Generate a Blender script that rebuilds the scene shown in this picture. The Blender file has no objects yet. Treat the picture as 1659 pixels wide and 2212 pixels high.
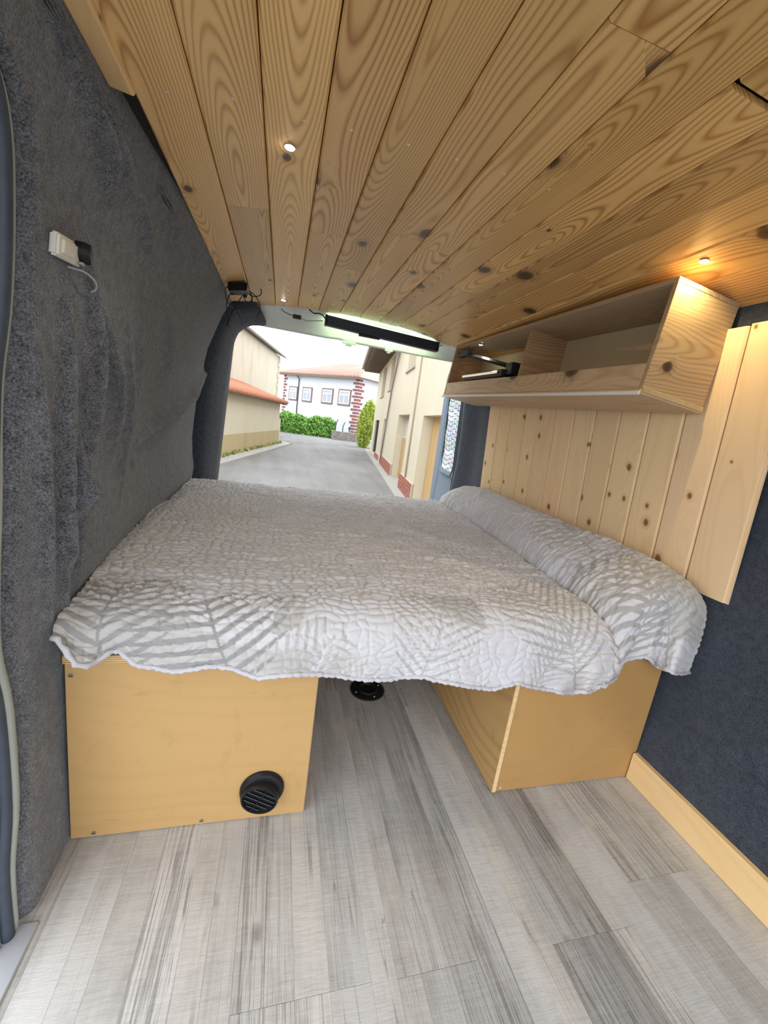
import bpy, bmesh, math, random
import numpy as np
from mathutils import Vector, Matrix
random.seed(7); rng = np.random.default_rng(7)
SC = bpy.context.scene
COL = SC.collection
R = math.radians

# ------------------------------------------------------------------ camera
def rotm(yaw, pitch, roll):
    a, b, c = R(yaw), R(pitch), R(roll)
    Rz = np.array([[math.cos(a), -math.sin(a), 0], [math.sin(a), math.cos(a), 0], [0, 0, 1]])
    Rx = np.array([[1, 0, 0], [0, math.cos(b), -math.sin(b)], [0, math.sin(b), math.cos(b)]])
    Ry = np.array([[math.cos(c), 0, math.sin(c)], [0, 1, 0], [-math.sin(c), 0, math.cos(c)]])
    return Rz @ Rx @ Ry
cam_d = bpy.data.cameras.new('camera')
cam = bpy.data.objects.new('camera', cam_d); COL.objects.link(cam)
cam_d.sensor_fit = 'VERTICAL'; cam_d.sensor_height = 24.0; cam_d.lens = 870.0/2212.0*24.0
cam_d.clip_start = 0.02; cam_d.clip_end = 500
M = rotm(-15.6115, -12.1306, -7.9252)
cam.matrix_world = Matrix(((M[0,0], M[0,2], -M[0,1], 0), (M[1,0], M[1,2], -M[1,1], 0), (M[2,0], M[2,2], -M[2,1], 1.14), (0,0,0,1)))
SC.camera = cam

# ------------------------------------------------------------------ world (overcast daylight) and exposure
W = bpy.data.worlds.new('overcast_sky'); SC.world = W; W.use_nodes = True
wn = W.node_tree.nodes; wl = W.node_tree.links
wn.clear()
wo = wn.new('ShaderNodeOutputWorld'); wb = wn.new('ShaderNodeBackground'); wt = wn.new('ShaderNodeTexCoord')
wm = wn.new('ShaderNodeMapping'); wm.inputs['Scale'].default_value = (1.2, 1.2, 3.0)
wz = wn.new('ShaderNodeTexNoise'); wz.inputs['Scale'].default_value = 2.2; wz.inputs['Detail'].default_value = 5
wr = wn.new('ShaderNodeValToRGB')
wr.color_ramp.elements[0].position = .32; wr.color_ramp.elements[0].color = (.74, .82, .93, 1)
wr.color_ramp.elements[1].position = .62; wr.color_ramp.elements[1].color = (.97, .98, 1, 1)
wl.new(wt.outputs['Generated'], wm.inputs['Vector']); wl.new(wm.outputs['Vector'], wz.inputs['Vector'])
wl.new(wz.outputs['Fac'], wr.inputs['Fac']); wl.new(wr.outputs['Color'], wb.inputs['Color']); wl.new(wb.outputs['Background'], wo.inputs['Surface'])
wb.inputs['Strength'].default_value = 1.0
SC.view_settings.view_transform = 'Standard'; SC.view_settings.look = 'None'; SC.view_settings.gamma = 1.0
SC.view_settings.use_curve_mapping = False
SC.view_settings.exposure = 1.85
try:
    SC.cycles.max_bounces = 8; SC.cycles.diffuse_bounces = 6; SC.cycles.glossy_bounces = 3
except Exception: pass

# ------------------------------------------------------------------ helpers
def tag(o, label=None, cat=None, group=None, kind=None):
    if label: o['label'] = label
    if cat: o['category'] = cat
    if group: o['group'] = group
    if kind: o['kind'] = kind
    return o
def empty(name, loc=(0,0,0)):
    o = bpy.data.objects.new(name, None); COL.objects.link(o); o.location = loc; o.empty_display_size = .1
    return o
def link(name, me, m=None, parent=None, loc=(0,0,0), smooth=False, color=None):
    o = bpy.data.objects.new(name, me); COL.objects.link(o)
    if m is not None and len(me.materials) == 0: me.materials.append(m)
    if smooth:
        me.polygons.foreach_set('use_smooth', [True]*len(me.polygons))
    loc = Vector(loc)
    if parent is not None:
        o.parent = parent
        pl = Vector((0,0,0)); q = parent
        while q is not None: pl += q.location; q = q.parent
        o.location = loc - pl
    else: o.location = loc
    if color: o.color = color
    return o
def raw(name, v, f, m, parent=None, loc=(0,0,0), smooth=False, color=None):
    """mesh from world-space verts; origin moved to loc"""
    me = bpy.data.meshes.new(name); L = Vector(loc)
    me.from_pydata([tuple(Vector(p)-L) for p in v], [], f); me.update()
    return link(name, me, m, parent, loc, smooth, color)
def bmobj(name, bm, m, parent=None, loc=(0,0,0), smooth=False, color=None):
    bmesh.ops.recalc_face_normals(bm, faces=bm.faces)
    bmesh.ops.translate(bm, verts=bm.verts, vec=-Vector(loc))
    me = bpy.data.meshes.new(name); bm.to_mesh(me); bm.free()
    return link(name, me, m, parent, loc, smooth, color)
HEX = [(0,1,2,3),(7,6,5,4),(0,4,5,1),(1,5,6,2),(2,6,7,3),(3,7,4,0)]
def hexa(name, c, m, parent=None, bevel=0, color=None, seg=1, loc=None):
    """c: 8 corners (bottom loop 4, top loop 4)"""
    bm = bmesh.new(); vs = [bm.verts.new(p) for p in c]
    for f in HEX: bm.faces.new([vs[i] for i in f])
    if bevel: bmesh.ops.bevel(bm, geom=list(bm.edges), offset=bevel, segments=seg, affect='EDGES')
    if loc is None: loc = sum((Vector(p) for p in c), Vector())/8
    return bmobj(name, bm, m, parent, loc, False, color)
def box(name, a, b, m, parent=None, bevel=0, color=None, seg=1, loc=None):
    x0,y0,z0 = a; x1,y1,z1 = b
    return hexa(name, [(x0,y0,z0),(x1,y0,z0),(x1,y1,z0),(x0,y1,z0),(x0,y0,z1),(x1,y0,z1),(x1,y1,z1),(x0,y1,z1)], m, parent, bevel, color, seg, loc)
def grid(name, P, m, parent=None, smooth=True, loc=(0,0,0), thick=0):
    """P: (rows, cols, 3) array"""
    P = np.asarray(P, float); r, c = P.shape[:2]
    me = bpy.data.meshes.new(name)
    V = P.reshape(-1, 3) - np.array(loc)
    i = np.arange(r*c).reshape(r, c)
    F = np.stack([i[:-1,:-1], i[:-1,1:], i[1:,1:], i[1:,:-1]], -1).reshape(-1, 4)
    me.vertices.add(len(V)); me.vertices.foreach_set('co', V.ravel())
    me.loops.add(F.size); me.loops.foreach_set('vertex_index', F.ravel().astype(np.int32))
    me.polygons.add(len(F)); me.polygons.foreach_set('loop_start', (np.arange(len(F))*4).astype(np.int32))
    me.update(calc_edges=True); me.validate()
    o = link(name, me, m, parent, loc, smooth)
    if thick:
        s = o.modifiers.new('thickness', 'SOLIDIFY'); s.thickness = thick; s.offset = 0
    return o
def tube(name, pts, rad, m, parent=None, seg=8, smooth=True, caps=True, res=0):
    pts = [Vector(p) for p in pts]
    if res:
        out = []
        n = len(pts)
        for i in range(n-1):
            p0, p1, p2, p3 = pts[max(i-1,0)], pts[i], pts[i+1], pts[min(i+2,n-1)]
            for k in range(res):
                t = k/res
                out.append(.5*((2*p1)+(-p0+p2)*t+(2*p0-5*p1+4*p2-p3)*t*t+(-p0+3*p1-3*p2+p3)*t**3))
        out.append(pts[-1]); pts = out
    if isinstance(rad, (list, tuple)): rads = list(np.interp(np.linspace(0, 1, len(pts)), np.linspace(0, 1, len(rad)), rad))
    else: rads = [rad]*len(pts)
    v, f = [], []
    prev = None
    for i, p in enumerate(pts):
        d = (pts[min(i+1,len(pts)-1)]-pts[max(i-1,0)]).normalized()
        if prev is None:
            u = d.cross(Vector((0,0,1)))
            if u.length < .1: u = d.cross(Vector((1,0,0)))
        else: u = prev - d*prev.dot(d)
        u.normalize(); prev = u; w = d.cross(u)
        for k in range(seg):
            a = 2*math.pi*k/seg
            v.append(p + (u*math.cos(a)+w*math.sin(a))*rads[i])
    for i in range(len(pts)-1):
        for k in range(seg):
            a, b = i*seg+k, i*seg+(k+1) % seg
            f.append((a, b, b+seg, a+seg))
    if caps:
        f.append(tuple(range(seg))[::-1]); f.append(tuple(range((len(pts)-1)*seg, len(pts)*seg)))
    return raw(name, v, f, m, parent, pts[0], smooth)
def lathe(name, prof, m, parent=None, loc=(0,0,0), axis=(0,0,1), seg=32, smooth=False):
    """prof: (r, h) pairs revolved round axis"""
    ax = Vector(axis).normalized(); u = ax.orthogonal().normalized(); w = ax.cross(u); L = Vector(loc)
    v, f = [], []
    for r, h in prof:
        for k in range(seg):
            a = 2*math.pi*k/seg
            v.append(L + ax*h + (u*math.cos(a)+w*math.sin(a))*r)
    for i in range(len(prof)-1):
        for k in range(seg):
            a, b = i*seg+k, i*seg+(k+1) % seg
            f.append((a, b, b+seg, a+seg))
    f.append(tuple(range(seg))[::-1]); f.append(tuple(range((len(prof)-1)*seg, len(prof)*seg)))
    bm = bmesh.new(); me = bpy.data.meshes.new(name); me.from_pydata([tuple(p) for p in v], [], f); bm.from_mesh(me); bpy.data.meshes.remove(me)
    bmesh.ops.remove_doubles(bm, verts=bm.verts, dist=1e-6)
    return bmobj(name, bm, m, parent, loc, smooth)
def ss(a, b, t):
    t = np.clip((np.asarray(t, float)-a)/(b-a), 0, 1); return t*t*(3-2*t)
_T = rng.random((256, 256))
def vnoise(x, y):
    x = np.asarray(x, float); y = np.asarray(y, float)
    xi = np.floor(x).astype(int); yi = np.floor(y).astype(int); fx = x-xi; fy = y-yi
    fx = fx*fx*(3-2*fx); fy = fy*fy*(3-2*fy)
    a = _T[xi % 256, yi % 256]; b = _T[(xi+1) % 256, yi % 256]; c = _T[xi % 256, (yi+1) % 256]; d = _T[(xi+1) % 256, (yi+1) % 256]
    return (a*(1-fx)+b*fx)*(1-fy)+(c*(1-fx)+d*fx)*fy - .5
def fbm(x, y, n=4):
    s = 0; a = 1
    for k in range(n):
        s = s + a*vnoise(x*2**k+17*k, y*2**k+31*k); a *= .5
    return s

# ------------------------------------------------------------------ materials
class Mat:
    def __init__(s, name, rough=.6):
        s.m = bpy.data.materials.new(name); s.m.use_nodes = True
        s.n = s.m.node_tree.nodes; s.l = s.m.node_tree.links
        s.b = s.n['Principled BSDF']; s.b.inputs['Roughness'].default_value = rough
        s.b.inputs['Specular IOR Level'].default_value = .3
    def new(s, t, **k):
        nd = s.n.new(t)
        for a, b in k.items(): setattr(nd, a, b)
        return nd
    def put(s, sock, v):
        if isinstance(v, bpy.types.NodeSocket): s.l.new(v, sock)
        elif v is not None: sock.default_value = v
    def math(s, op, a, b=None, c=None, clamp=False):
        nd = s.new('ShaderNodeMath', operation=op, use_clamp=clamp)
        for i, v in enumerate((a, b, c)): s.put(nd.inputs[i], v) if v is not None else None
        return nd.outputs[0]
    def vmath(s, op, a, b=None):
        nd = s.new('ShaderNodeVectorMath', operation=op)
        s.put(nd.inputs[0], a)
        if b is not None: s.put(nd.inputs[1], b)
        return nd.outputs[0]
    def coord(s, which='Object'):
        return s.new('ShaderNodeTexCoord').outputs[which]
    def rnd(s, co, k=31.0):
        oi = s.new('ShaderNodeObjectInfo')
        cm = s.new('ShaderNodeCombineXYZ')
        for i, f in enumerate((k, k*1.7, k*2.3)): s.put(cm.inputs[i], s.math('MULTIPLY', oi.outputs['Random'], f))
        return s.vmath('ADD', co, cm.outputs[0]), oi
    def scale(s, co, v): return s.vmath('MULTIPLY', co, v)
    def noise(s, co, scale=5, detail=2, rough=.5, dist=0):
        nd = s.new('ShaderNodeTexNoise'); s.put(nd.inputs['Vector'], co)
        nd.inputs['Scale'].default_value = scale; nd.inputs['Detail'].default_value = detail
        nd.inputs['Roughness'].default_value = rough; nd.inputs['Distortion'].default_value = dist
        return nd.outputs['Fac']
    def vor(s, co, scale=5, feature='F1', rand=1):
        nd = s.new('ShaderNodeTexVoronoi', feature=feature); s.put(nd.inputs['Vector'], co)
        nd.inputs['Scale'].default_value = scale; nd.inputs['Randomness'].default_value = rand
        return nd
    def ramp(s, f, stops, interp='LINEAR'):
        nd = s.new('ShaderNodeValToRGB'); s.put(nd.inputs['Fac'], f); cr = nd.color_ramp; cr.interpolation = interp
        while len(cr.elements) < len(stops): cr.elements.new(.5)
        for e, (p, c) in zip(cr.elements, stops):
            e.position = p; e.color = (c, c, c, 1) if isinstance(c, (int, float)) else (*c, 1)
        return nd.outputs['Color']
    def mix(s, f, a, b, mode='MIX'):
        nd = s.new('ShaderNodeMix', data_type='RGBA', blend_type=mode)
        s.put(nd.inputs['Factor'], f)
        for k, v in ((6, a), (7, b)):
            if isinstance(v, tuple): nd.inputs[k].default_value = (*v[:3], 1)
            else: s.put(nd.inputs[k], v)
        return nd.outputs[2]
    def bump(s, h, strength=.3, dist=.01):
        nd = s.new('ShaderNodeBump'); s.put(nd.inputs['Height'], h)
        nd.inputs['Strength'].default_value = strength; nd.inputs['Distance'].default_value = dist
        s.l.new(nd.outputs['Normal'], s.b.inputs['Normal'])
    def color(s, c):
        if isinstance(c, tuple): s.b.inputs['Base Color'].default_value = (*c[:3], 1)
        else: s.l.new(c, s.b.inputs['Base Color'])

def plain(name, c, rough=.6, metal=0, noise=.0, nscale=30, bump=0):
    k = Mat(name, rough); k.b.inputs['Metallic'].default_value = metal
    co = k.coord()
    n = k.noise(co, nscale, 3)
    a = tuple(max(0, x*(1-noise)) for x in c); b = tuple(min(1, x*(1+noise)) for x in c)
    k.color(k.mix(n, a, b))
    if bump: k.bump(k.noise(co, nscale*4, 2), bump, .003)
    return k.m
def emit(name, c, s):
    k = Mat(name); k.color(c)
    k.b.inputs['Emission Color'].default_value = (*c, 1); k.b.inputs['Emission Strength'].default_value = s
    return k.m
def wood(name, light, dark,  along='Y', freq=140, ringk=.6, knots=.3, knotc=(.09,.045,.02), fine=.25, rough=.42, tint=True, kscale=(5.0,3.0), patch=.25, depth=(.02,.11), wob=.012, smudge=0):
    """flat-sawn board: growth rings cut by the board face, arches where the pith wanders along the board"""
    k = Mat(name, rough)
    lo = k.coord(); co, oi = k.rnd(lo)
    ax = 'XYZ'.index(along)
    def sc(ac, al):
        v = [ac, ac, ac]; v[ax] = al; return tuple(v)
    s0 = k.new('ShaderNodeSeparateXYZ'); k.l.new(co, s0.inputs[0])
    a2 = [o for i_, o in enumerate(s0.outputs) if i_ != ax]
    kc = k.new('ShaderNodeCombineXYZ'); k.put(kc.inputs[0], k.math('MULTIPLY', k.math('ADD', a2[0], a2[1]), kscale[0])); k.put(kc.inputs[1], k.math('MULTIPLY', s0.outputs[ax], kscale[1]))
    kv = k.new('ShaderNodeTexVoronoi', voronoi_dimensions='2D'); k.l.new(kc.outputs[0], kv.inputs['Vector']); kv.inputs['Scale'].default_value = 1.0
    d = kv.outputs['Distance']
    sp = k.new('ShaderNodeSeparateColor'); k.l.new(kv.outputs['Color'], sp.inputs[0])
    gate = k.math('GREATER_THAN', sp.outputs[0], 1-knots)
    d = k.math('DIVIDE', d, k.math('ADD', .28, k.math('MULTIPLY', sp.outputs[1], 1.1)))
    bulge = k.math('MULTIPLY', k.math('POWER', k.math('SUBTRACT', 1.0, d, clamp=True), 5.0), gate)
    # across coordinate (largest of the two non-axis ones is enough: add them)
    sx = k.new('ShaderNodeSeparateXYZ'); k.l.new(lo, sx.inputs[0])
    ac = [o for i_, o in enumerate(sx.outputs) if i_ != ax]
    acr = k.math('ADD', ac[0], ac[1])
    off = k.math('MULTIPLY', k.math('SUBTRACT', oi.outputs['Random'], .5), .10)
    wv = k.noise(k.scale(co, sc(6, 1.6)), 1, 2, .5)
    acr = k.math('ADD', k.math('ADD', acr, off), k.math('MULTIPLY', k.math('SUBTRACT', wv, .5), wob*4))
    dn = k.noise(k.scale(co, sc(.6, .42)), 1, 2, .5)
    dp = k.math('ADD', depth[0], k.math('MULTIPLY', k.math('ABSOLUTE', k.math('SUBTRACT', dn, .42)), depth[1]*5))
    r_ = k.math('SQRT', k.math('ADD', k.math('MULTIPLY', acr, acr), k.math('MULTIPLY', dp, dp)))
    n2 = k.math('ADD', k.math('MULTIPLY', r_, float(freq)), k.math('MULTIPLY', bulge, 3.2))
    fr = k.math('FRACT', n2)
    line = k.ramp(fr, [(0, .35), (.18, .0), (.55, .08), (.86, 1.0), (1, .4)])
    st = k.noise(k.scale(co, sc(75, 1.6)), 1, 2, .6)
    pt = k.noise(k.scale(co, sc(5, .8)), 1, 2)
    lf = k.math('MULTIPLY', line, k.math('MULTIPLY', ringk, k.math('ADD', .35, pt)))
    lf = k.math('ADD', lf, k.math('MULTIPLY', k.math('SUBTRACT', st, .5), fine))
    lf = k.math('ADD', lf, k.math('MULTIPLY', k.math('SUBTRACT', pt, .45), patch), clamp=True)
    c = k.mix(lf, light, dark)
    km = k.math('MULTIPLY', k.ramp(d, [(0, 1), (.10, .9), (.15, .25), (.28, 0)]), gate)
    c = k.mix(km, c, knotc)
    if smudge:
        sm = k.noise(k.scale(co, sc(9, 16)), 1, 4, .7); s2 = k.noise(k.scale(co, sc(60, 12)), 1, 2, .5)
        c = k.mix(k.math('MULTIPLY', k.ramp(sm, [(.60, 0), (.75, 1)]), smudge), c, tuple(x*.35 for x in dark))
        c = k.mix(k.math('MULTIPLY', k.ramp(s2, [(.70, 0), (.76, 1)]), smudge), c, tuple(x*.4 for x in dark))
    if tint:
        c = k.mix(1.0, c, oi.outputs['Color'], 'MULTIPLY')
    k.color(c)
    return k.m

# carpet
def carpet(name, a, b):
    k = Mat(name, .95); co = k.coord()
    n1 = k.noise(co, 260, 4, .7); n2 = k.noise(co, 45, 3, .6); n3 = k.noise(co, 4, 2)
    f = k.math('ADD', k.math('MULTIPLY', n1, .75), k.math('MULTIPLY', n2, .25))
    k.color(k.mix(k.math('MULTIPLY', n3, .25), k.ramp(f, [(.36, a), (.5, tuple((x+y)/2.4 for x, y in zip(a, b))), (.68, b)]), a))
    k.b.inputs['Sheen Weight'].default_value = .35; k.b.inputs['Sheen Roughness'].default_value = .5
    k.b.inputs['Specular IOR Level'].default_value = .05
    k.bump(k.math('ADD', n1, n2), .8, .004)
    return k.m
M_CARPET = carpet('charcoal_felt_carpet', (.016,.020,.028), (.30,.315,.345))
M_CARPET_SHADE = carpet('felt_carpet_shaded', (.010,.014,.024), (.085,.105,.145))  # same carpet as the left wall, shade put into a darker colour
M_CARPET_B = carpet('blue_grey_felt_carpet', (.10,.15,.21), (.26,.33,.42))
M_CEIL = wood('ceiling_pine', (.88,.575,.235), (.42,.19,.05), 'Y', 135, .85, .20, (.10,.045,.025), .28, .36, True, (6.0,4.2), .60, (.015,.10), .010)
M_PINE = wood('pale_pine', (.82,.62,.38), (.62,.39,.18), 'Z', 90, .24, .19, (.24,.10,.03), .14, .5, True, (13,10), .22, (.03,.12), .008)
M_PINE_Y = wood('pale_pine_strip', (.80,.57,.29), (.62,.37,.15), 'Y', 60, .22, .12, (.30,.14,.05), .18, .5, True, (11,6), .2)
M_SHELF = wood('greyed_oak_board', (.50,.375,.25), (.25,.165,.095), 'Y', 110, .5, .22, (.05,.03,.02), .75, .5, True, (6.0,4), .5)
M_SHELF_X = wood('greyed_oak_board_end', (.50,.36,.215), (.24,.15,.075), 'X', 110, .55, .30, (.04,.022,.015), .8, .5, True, (6.5,5.5), .5)
M_PLY = wood('birch_plywood', (.50,.315,.13), (.41,.245,.09), 'X', 16, .22, .0, (.2,.1,.05), .14, .42, True, (5,2), .45, (.05,.3), .05, .16)
M_PLY_Y = wood('birch_plywood_side', (.52,.325,.13), (.34,.195,.065), 'Y', 45, .6, .10, (.2,.1,.05), .16, .42, True, (5,3), .4, (.05,.3), .03, .35)
M_EDGE = wood('plywood_edge', (.74,.53,.28), (.45,.27,.10), 'X', 60, .3, 0, (.2,.1,.05), .4, .6, False)

def floor_mat():
    k = Mat('weathered_grey_laminate', .40)
    co, oi = k.rnd(k.coord())
    rib = k.noise(k.scale(co, (165, 4.0, 1)), 1, 2, .5, .8)
    saw = k.noise(k.scale(co, (14, 120, 1)), 1, 3, .75)
    pt = k.noise(k.scale(co, (13, 2.6, 1)), 1, 4, .6)
    sm = k.noise(k.scale(co, (30, 9, 1)), 1, 4, .65)
    ribl = k.ramp(rib, [(.36, 1), (.47, .35), (.56, 0)])
    crack = k.noise(k.scale(co, (17, .8, 1)), 1, 2, .5, .5)
    cr = k.ramp(k.math('ABSOLUTE', k.math('SUBTRACT', crack, .5)), [(0, 1), (.004, .8), (.009, 0)])
    crm = k.math('MULTIPLY', cr, k.ramp(k.noise(k.scale(co, (4, 3, 1)), 1, 1), [(.52, 0), (.62, 1)]))
    f = k.math('MULTIPLY', ribl, k.math('MULTIPLY', oi.outputs['Alpha'], .62))
    f = k.math('ADD', f, k.math('MULTIPLY', k.math('SUBTRACT', .50, saw), .55))
    f = k.math('ADD', f, k.math('MULTIPLY', k.math('SUBTRACT', sm, .45), .55))
    f = k.math('ADD', f, k.math('MULTIPLY', k.math('SUBTRACT', pt, .44), 1.1), clamp=True)
    c = k.mix(f, (.545,.535,.515), (.185,.175,.16))
    kv = k.vor(k.scale(co, (7, 4.2, 0)), 1)
    sp = k.new('ShaderNodeSeparateColor'); k.l.new(kv.outputs['Color'], sp.inputs[0])
    km = k.math('MULTIPLY', k.ramp(kv.outputs['Distance'], [(0, 1), (.05, .7), (.12, 0)]), k.math('GREATER_THAN', sp.outputs[0], .86))
    c = k.mix(k.math('MULTIPLY', km, .75), c, (.12,.105,.09))
    c = k.mix(k.math('MULTIPLY', crm, .4), c, (.10,.09,.08))
    c = k.mix(1.0, c, oi.outputs['Color'], 'MULTIPLY')
    k.color(c)
    k.bump(k.math('SUBTRACT', saw, k.math('MULTIPLY', ribl, oi.outputs['Alpha'])), .5, .002)
    return k.m
M_FLOOR = floor_mat()

def quilt_mat():
    k = Mat('quilted_cotton_with_leaf_print', .9)
    co = k.coord()
    at = k.new('ShaderNodeAttribute', attribute_name='leaf_print', attribute_type='GEOMETRY')
    c = k.ramp(at.outputs['Fac'], [(0, (.60,.595,.62)), (.3, (.49,.48,.465)), (.65, (.36,.35,.345)), (1, (.255,.25,.25))])
    fine = k.noise(co, 900, 2)
    c = k.mix(k.math('MULTIPLY', fine, .12), c, (.35,.35,.37))
    k.color(c)
    k.b.inputs['Sheen Weight'].default_value = .15; k.b.inputs['Specular IOR Level'].default_value = .1
    k.bump(fine, .15, .001)
    return k.m
M_QUILT = quilt_mat()
M_HEM = plain('quilt_binding', (.53,.52,.555), .9, 0, .08, 300)
M_BLACK = plain('black_plastic', (.012,.012,.014), .45, 0, .2, 60)
M_BLACKM = plain('black_metal', (.025,.03,.04), .35, .2, .2, 60)
M_RUBBER = plain('black_rubber_seal', (.055,.068,.09), .5, 0, .2, 40)
M_WHITEP = plain('white_plastic', (.78,.77,.68), .35, 0, .04, 20)
M_STEEL = plain('brushed_steel', (.62,.62,.62), .3, 1, .1, 80)
M_PAINT = plain('pale_painted_metal', (.74,.77,.74), .35, 0, .05, 6)
M_SILL = plain('grey_sill_plate', (.40,.42,.455), .4, .2, .06, 25)
M_FOAM = plain('mattress_ticking', (.45,.43,.42), .9, 0, .1, 40)
M_GLASSY = plain('glossy_black_screen', (.01,.012,.012), .08, 0, .1, 10)
M_CHROME = plain('bright_edge_trim', (.75,.75,.70), .18, 1, .05, 30)
M_LED = emit('led_warm_white', (1.0,.86,.55), 60)
M_LEDW = emit('led_neutral_white', (1.0,.95,.82), 60)
M_LEDG = emit('led_green_white', (.76,1.0,.60), 8)

# ------------------------------------------------------------------ van shell
def zc(x):
    x = np.asarray(x, float); d = (x-.45)/.8
    return 1.815 - np.where(x < .45, .07*d*d, .09*np.abs(d)**2.5)
ZF = [0,.6,.9,1.3,1.5,1.65,1.76,1.9]; XF = [-.445,-.455,-.46,-.45,-.435,-.408,-.388,-.36]
ZR = [0,.3,.6,.9,1.2,1.45,1.65,1.76,1.9]; XR_ = [-.445,-.49,-.535,-.545,-.52,-.47,-.40,-.345,-.28]
def xl(y, z):
    s = ss(.95, 2.0, y)
    return np.interp(z, ZF, XF)*(1-s) + np.interp(z, ZR, XR_)*s
def xr(z): return np.interp(z, [0,.1,.3,.6,.9,1.2,1.45,1.6,1.72,1.8], [1.345,1.352,1.40,1.455,1.475,1.465,1.445,1.435,1.43,1.40])

# floor : base slab + laminate strips, each a plank of its own
floor = box('floor', (-.62,-.55,-.06), (1.55,3.12,-.008), plain('floor_underlay', (.10,.09,.08), .8, 0, .2), loc=(.45,1.2,-.03))
tag(floor, 'grey weathered wood-look laminate floor of the van', 'floor', kind='structure')
FX = [-.475,-.405,-.335,-.28,-.207,-.12,-.065,-.008,.055,.115,.187,.275,.33,.383,.452,.518,.591,.655,.715,.78,.838,.89,.943,1.02,1.10,1.174,1.25,1.345]
FT = {0:(.86,.6),1:(1.02,.1),2:(.97,.15),3:(.93,.1),4:(1.05,1.0),5:(.98,.1),6:(.90,.25),7:(.88,.9),8:(1.0,.4),9:(1.02,.05),10:(.94,.3),11:(1.0,.1),12:(.95,.3),13:(.88,.5),14:(.76,.5),15:(.84,.9),16:(1.0,.1),17:(.98,.15),18:(.80,.4),19:(.72,.6),20:(.70,.9),21:(.93,.2),22:(1.0,.1),23:(.92,.3),24:(.80,.25),25:(.98,.1),26:(.96,.1)}
FJ = {8:[.57],7:[.57],9:[.57],10:[.57,1.9],13:[.565,1.75],14:[.565,2.1],12:[.565,1.34],15:[.30,1.6],18:[.56],19:[.56,1.45],20:[.56],21:[.56],23:[.648,1.9],24:[.648],25:[.648,2.0],4:[.1],11:[.42,1.5],16:[.18,1.38],5:[.2],2:[.35,1.8]}
for i in range(len(FX)-1):
    js = [-.5] + sorted(FJ.get(i, [random.uniform(.0,.4), random.uniform(1.6,2.2)])) + [3.05]
    for j in range(len(js)-1):
        t, rb = FT[i]
        if j != (1 if len(js) > 2 and js[1] < .6 else 0): t *= random.uniform(.84,1.1); rb = random.random()
        w = random.uniform(-.012,.02)
        box('floor_plank', (FX[i]+.0001, js[j]+.0003, -.0085), (FX[i+1]-.0001, js[j+1]-.0003, 0), M_FLOOR, floor, .0005, (t*(1+w), t, t*(1-w*1.2), rb))

# left wall (felt carpet stretched over the side, with folds)
EDGE = [(-.3,1.72),(.5,1.68),(.70,1.63),(.791,1.593),(.82,1.582),(.861,1.555),(.892,1.509),(.903,1.446),(.908,1.341),(.898,1.237),(.874,1.136),(.863,1.035),(.854,.93),(.825,.778),(.806,.649),(.822,.512),(.816,.298),(.790,.164),(.787,.0)]
ez = np.array([e[1] for e in EDGE][::-1]); ey = np.array([e[0] for e in EDGE][::-1])
FOLDS = [([(1.139,1.408),(1.169,1.213),(1.112,1.007),(.992,.761)],.016,.022),([(1.043,1.342),(1.031,1.196),(1.006,1.063),(.999,.865),(.991,.717),(.985,.5)],.012,.018),
 ([(1.197,1.344),(1.271,1.225),(1.352,1.081),(1.342,.921)],.016,.035),([(1.073,1.062),(1.051,.96),(1.065,.815),(1.086,.654)],.012,.016),
 ([(2.95,1.33),(2.537,1.134),(2.043,1.027),(1.717,.949)],.022,.03),([(1.018,1.704),(1.083,1.656),(1.202,1.622),(1.351,1.608),(1.6,1.5)],.014,.02),
 ([(.951,1.698),(1.028,1.646),(1.143,1.61),(1.21,1.544)],.012,.018),([(2.95,1.115),(3.0,.867),(2.86,.697)],.012,.04),([(1.472,1.72),(1.638,1.66),(1.859,1.62)],.010,.03),
 ([(1.5,1.5),(1.62,1.2),(1.58,.9)],.010,.05),([(1.42,1.35),(1.5,1.1),(1.48,.8)],.012,.04),([(.93,1.2),(.93,.9),(.94,.6)],.009,.02),([(1.9,1.45),(2.1,1.2)],.010,.06)]
def folds(y, z):
    s = np.zeros_like(y)
    for pl, a, w in FOLDS:
        best = np.full(y.shape, 1e9); tt = np.zeros_like(y); n = len(pl)-1
        for i in range(n):
            p, q = np.array(pl[i]), np.array(pl[i+1]); d = q-p; L = d@d
            t = np.clip(((y-p[0])*d[0]+(z-p[1])*d[1])/L, 0, 1)
            ds = np.hypot(y-p[0]-t*d[0], z-p[1]-t*d[1])
            m = ds < best; best = np.where(m, ds, best); tt = np.where(m, (i+t)/n, tt)
        s = s + 3.2*a*np.sin(np.pi*np.clip(tt*.84+.08, 0, 1))*np.exp(-(best/(w*.9))**1.25)
    return s
nz, ny = 230, 300
zz = np.linspace(-.01, 1.86, nz)[:, None]*np.ones((1, ny))
tt = (np.linspace(0, 1, ny)**1.25)[None, :]*np.ones((nz, 1))
y0 = np.interp(zz, ez, ey)
y0 = np.where(zz > 1.68, np.interp(zz, [1.68,1.72,1.9], [.5,-.4,-.4]), y0)
yy = y0 + (3.02-y0)*tt
fz = folds(yy, zz)*ss(0,.04,yy-y0)
xx = xl(yy, zz) + fz + .006*fbm(yy*5, zz*4, 3) + .0012*fbm(yy*40, zz*40, 2) - .018*np.exp(-((yy-1.694)**2+(zz-.864)**2)/.0004)
roll_in = np.exp(-((yy-y0)/.018)**2)
xx = xx - .03*roll_in
wl_ = grid('wall_left', np.stack([xx, yy, zz], -1), M_CARPET, loc=(-.5,1.8,0), thick=.006)
tag(wl_, 'wrinkled charcoal felt carpet covering the van side beside the sliding door', 'wall', kind='structure')
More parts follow.
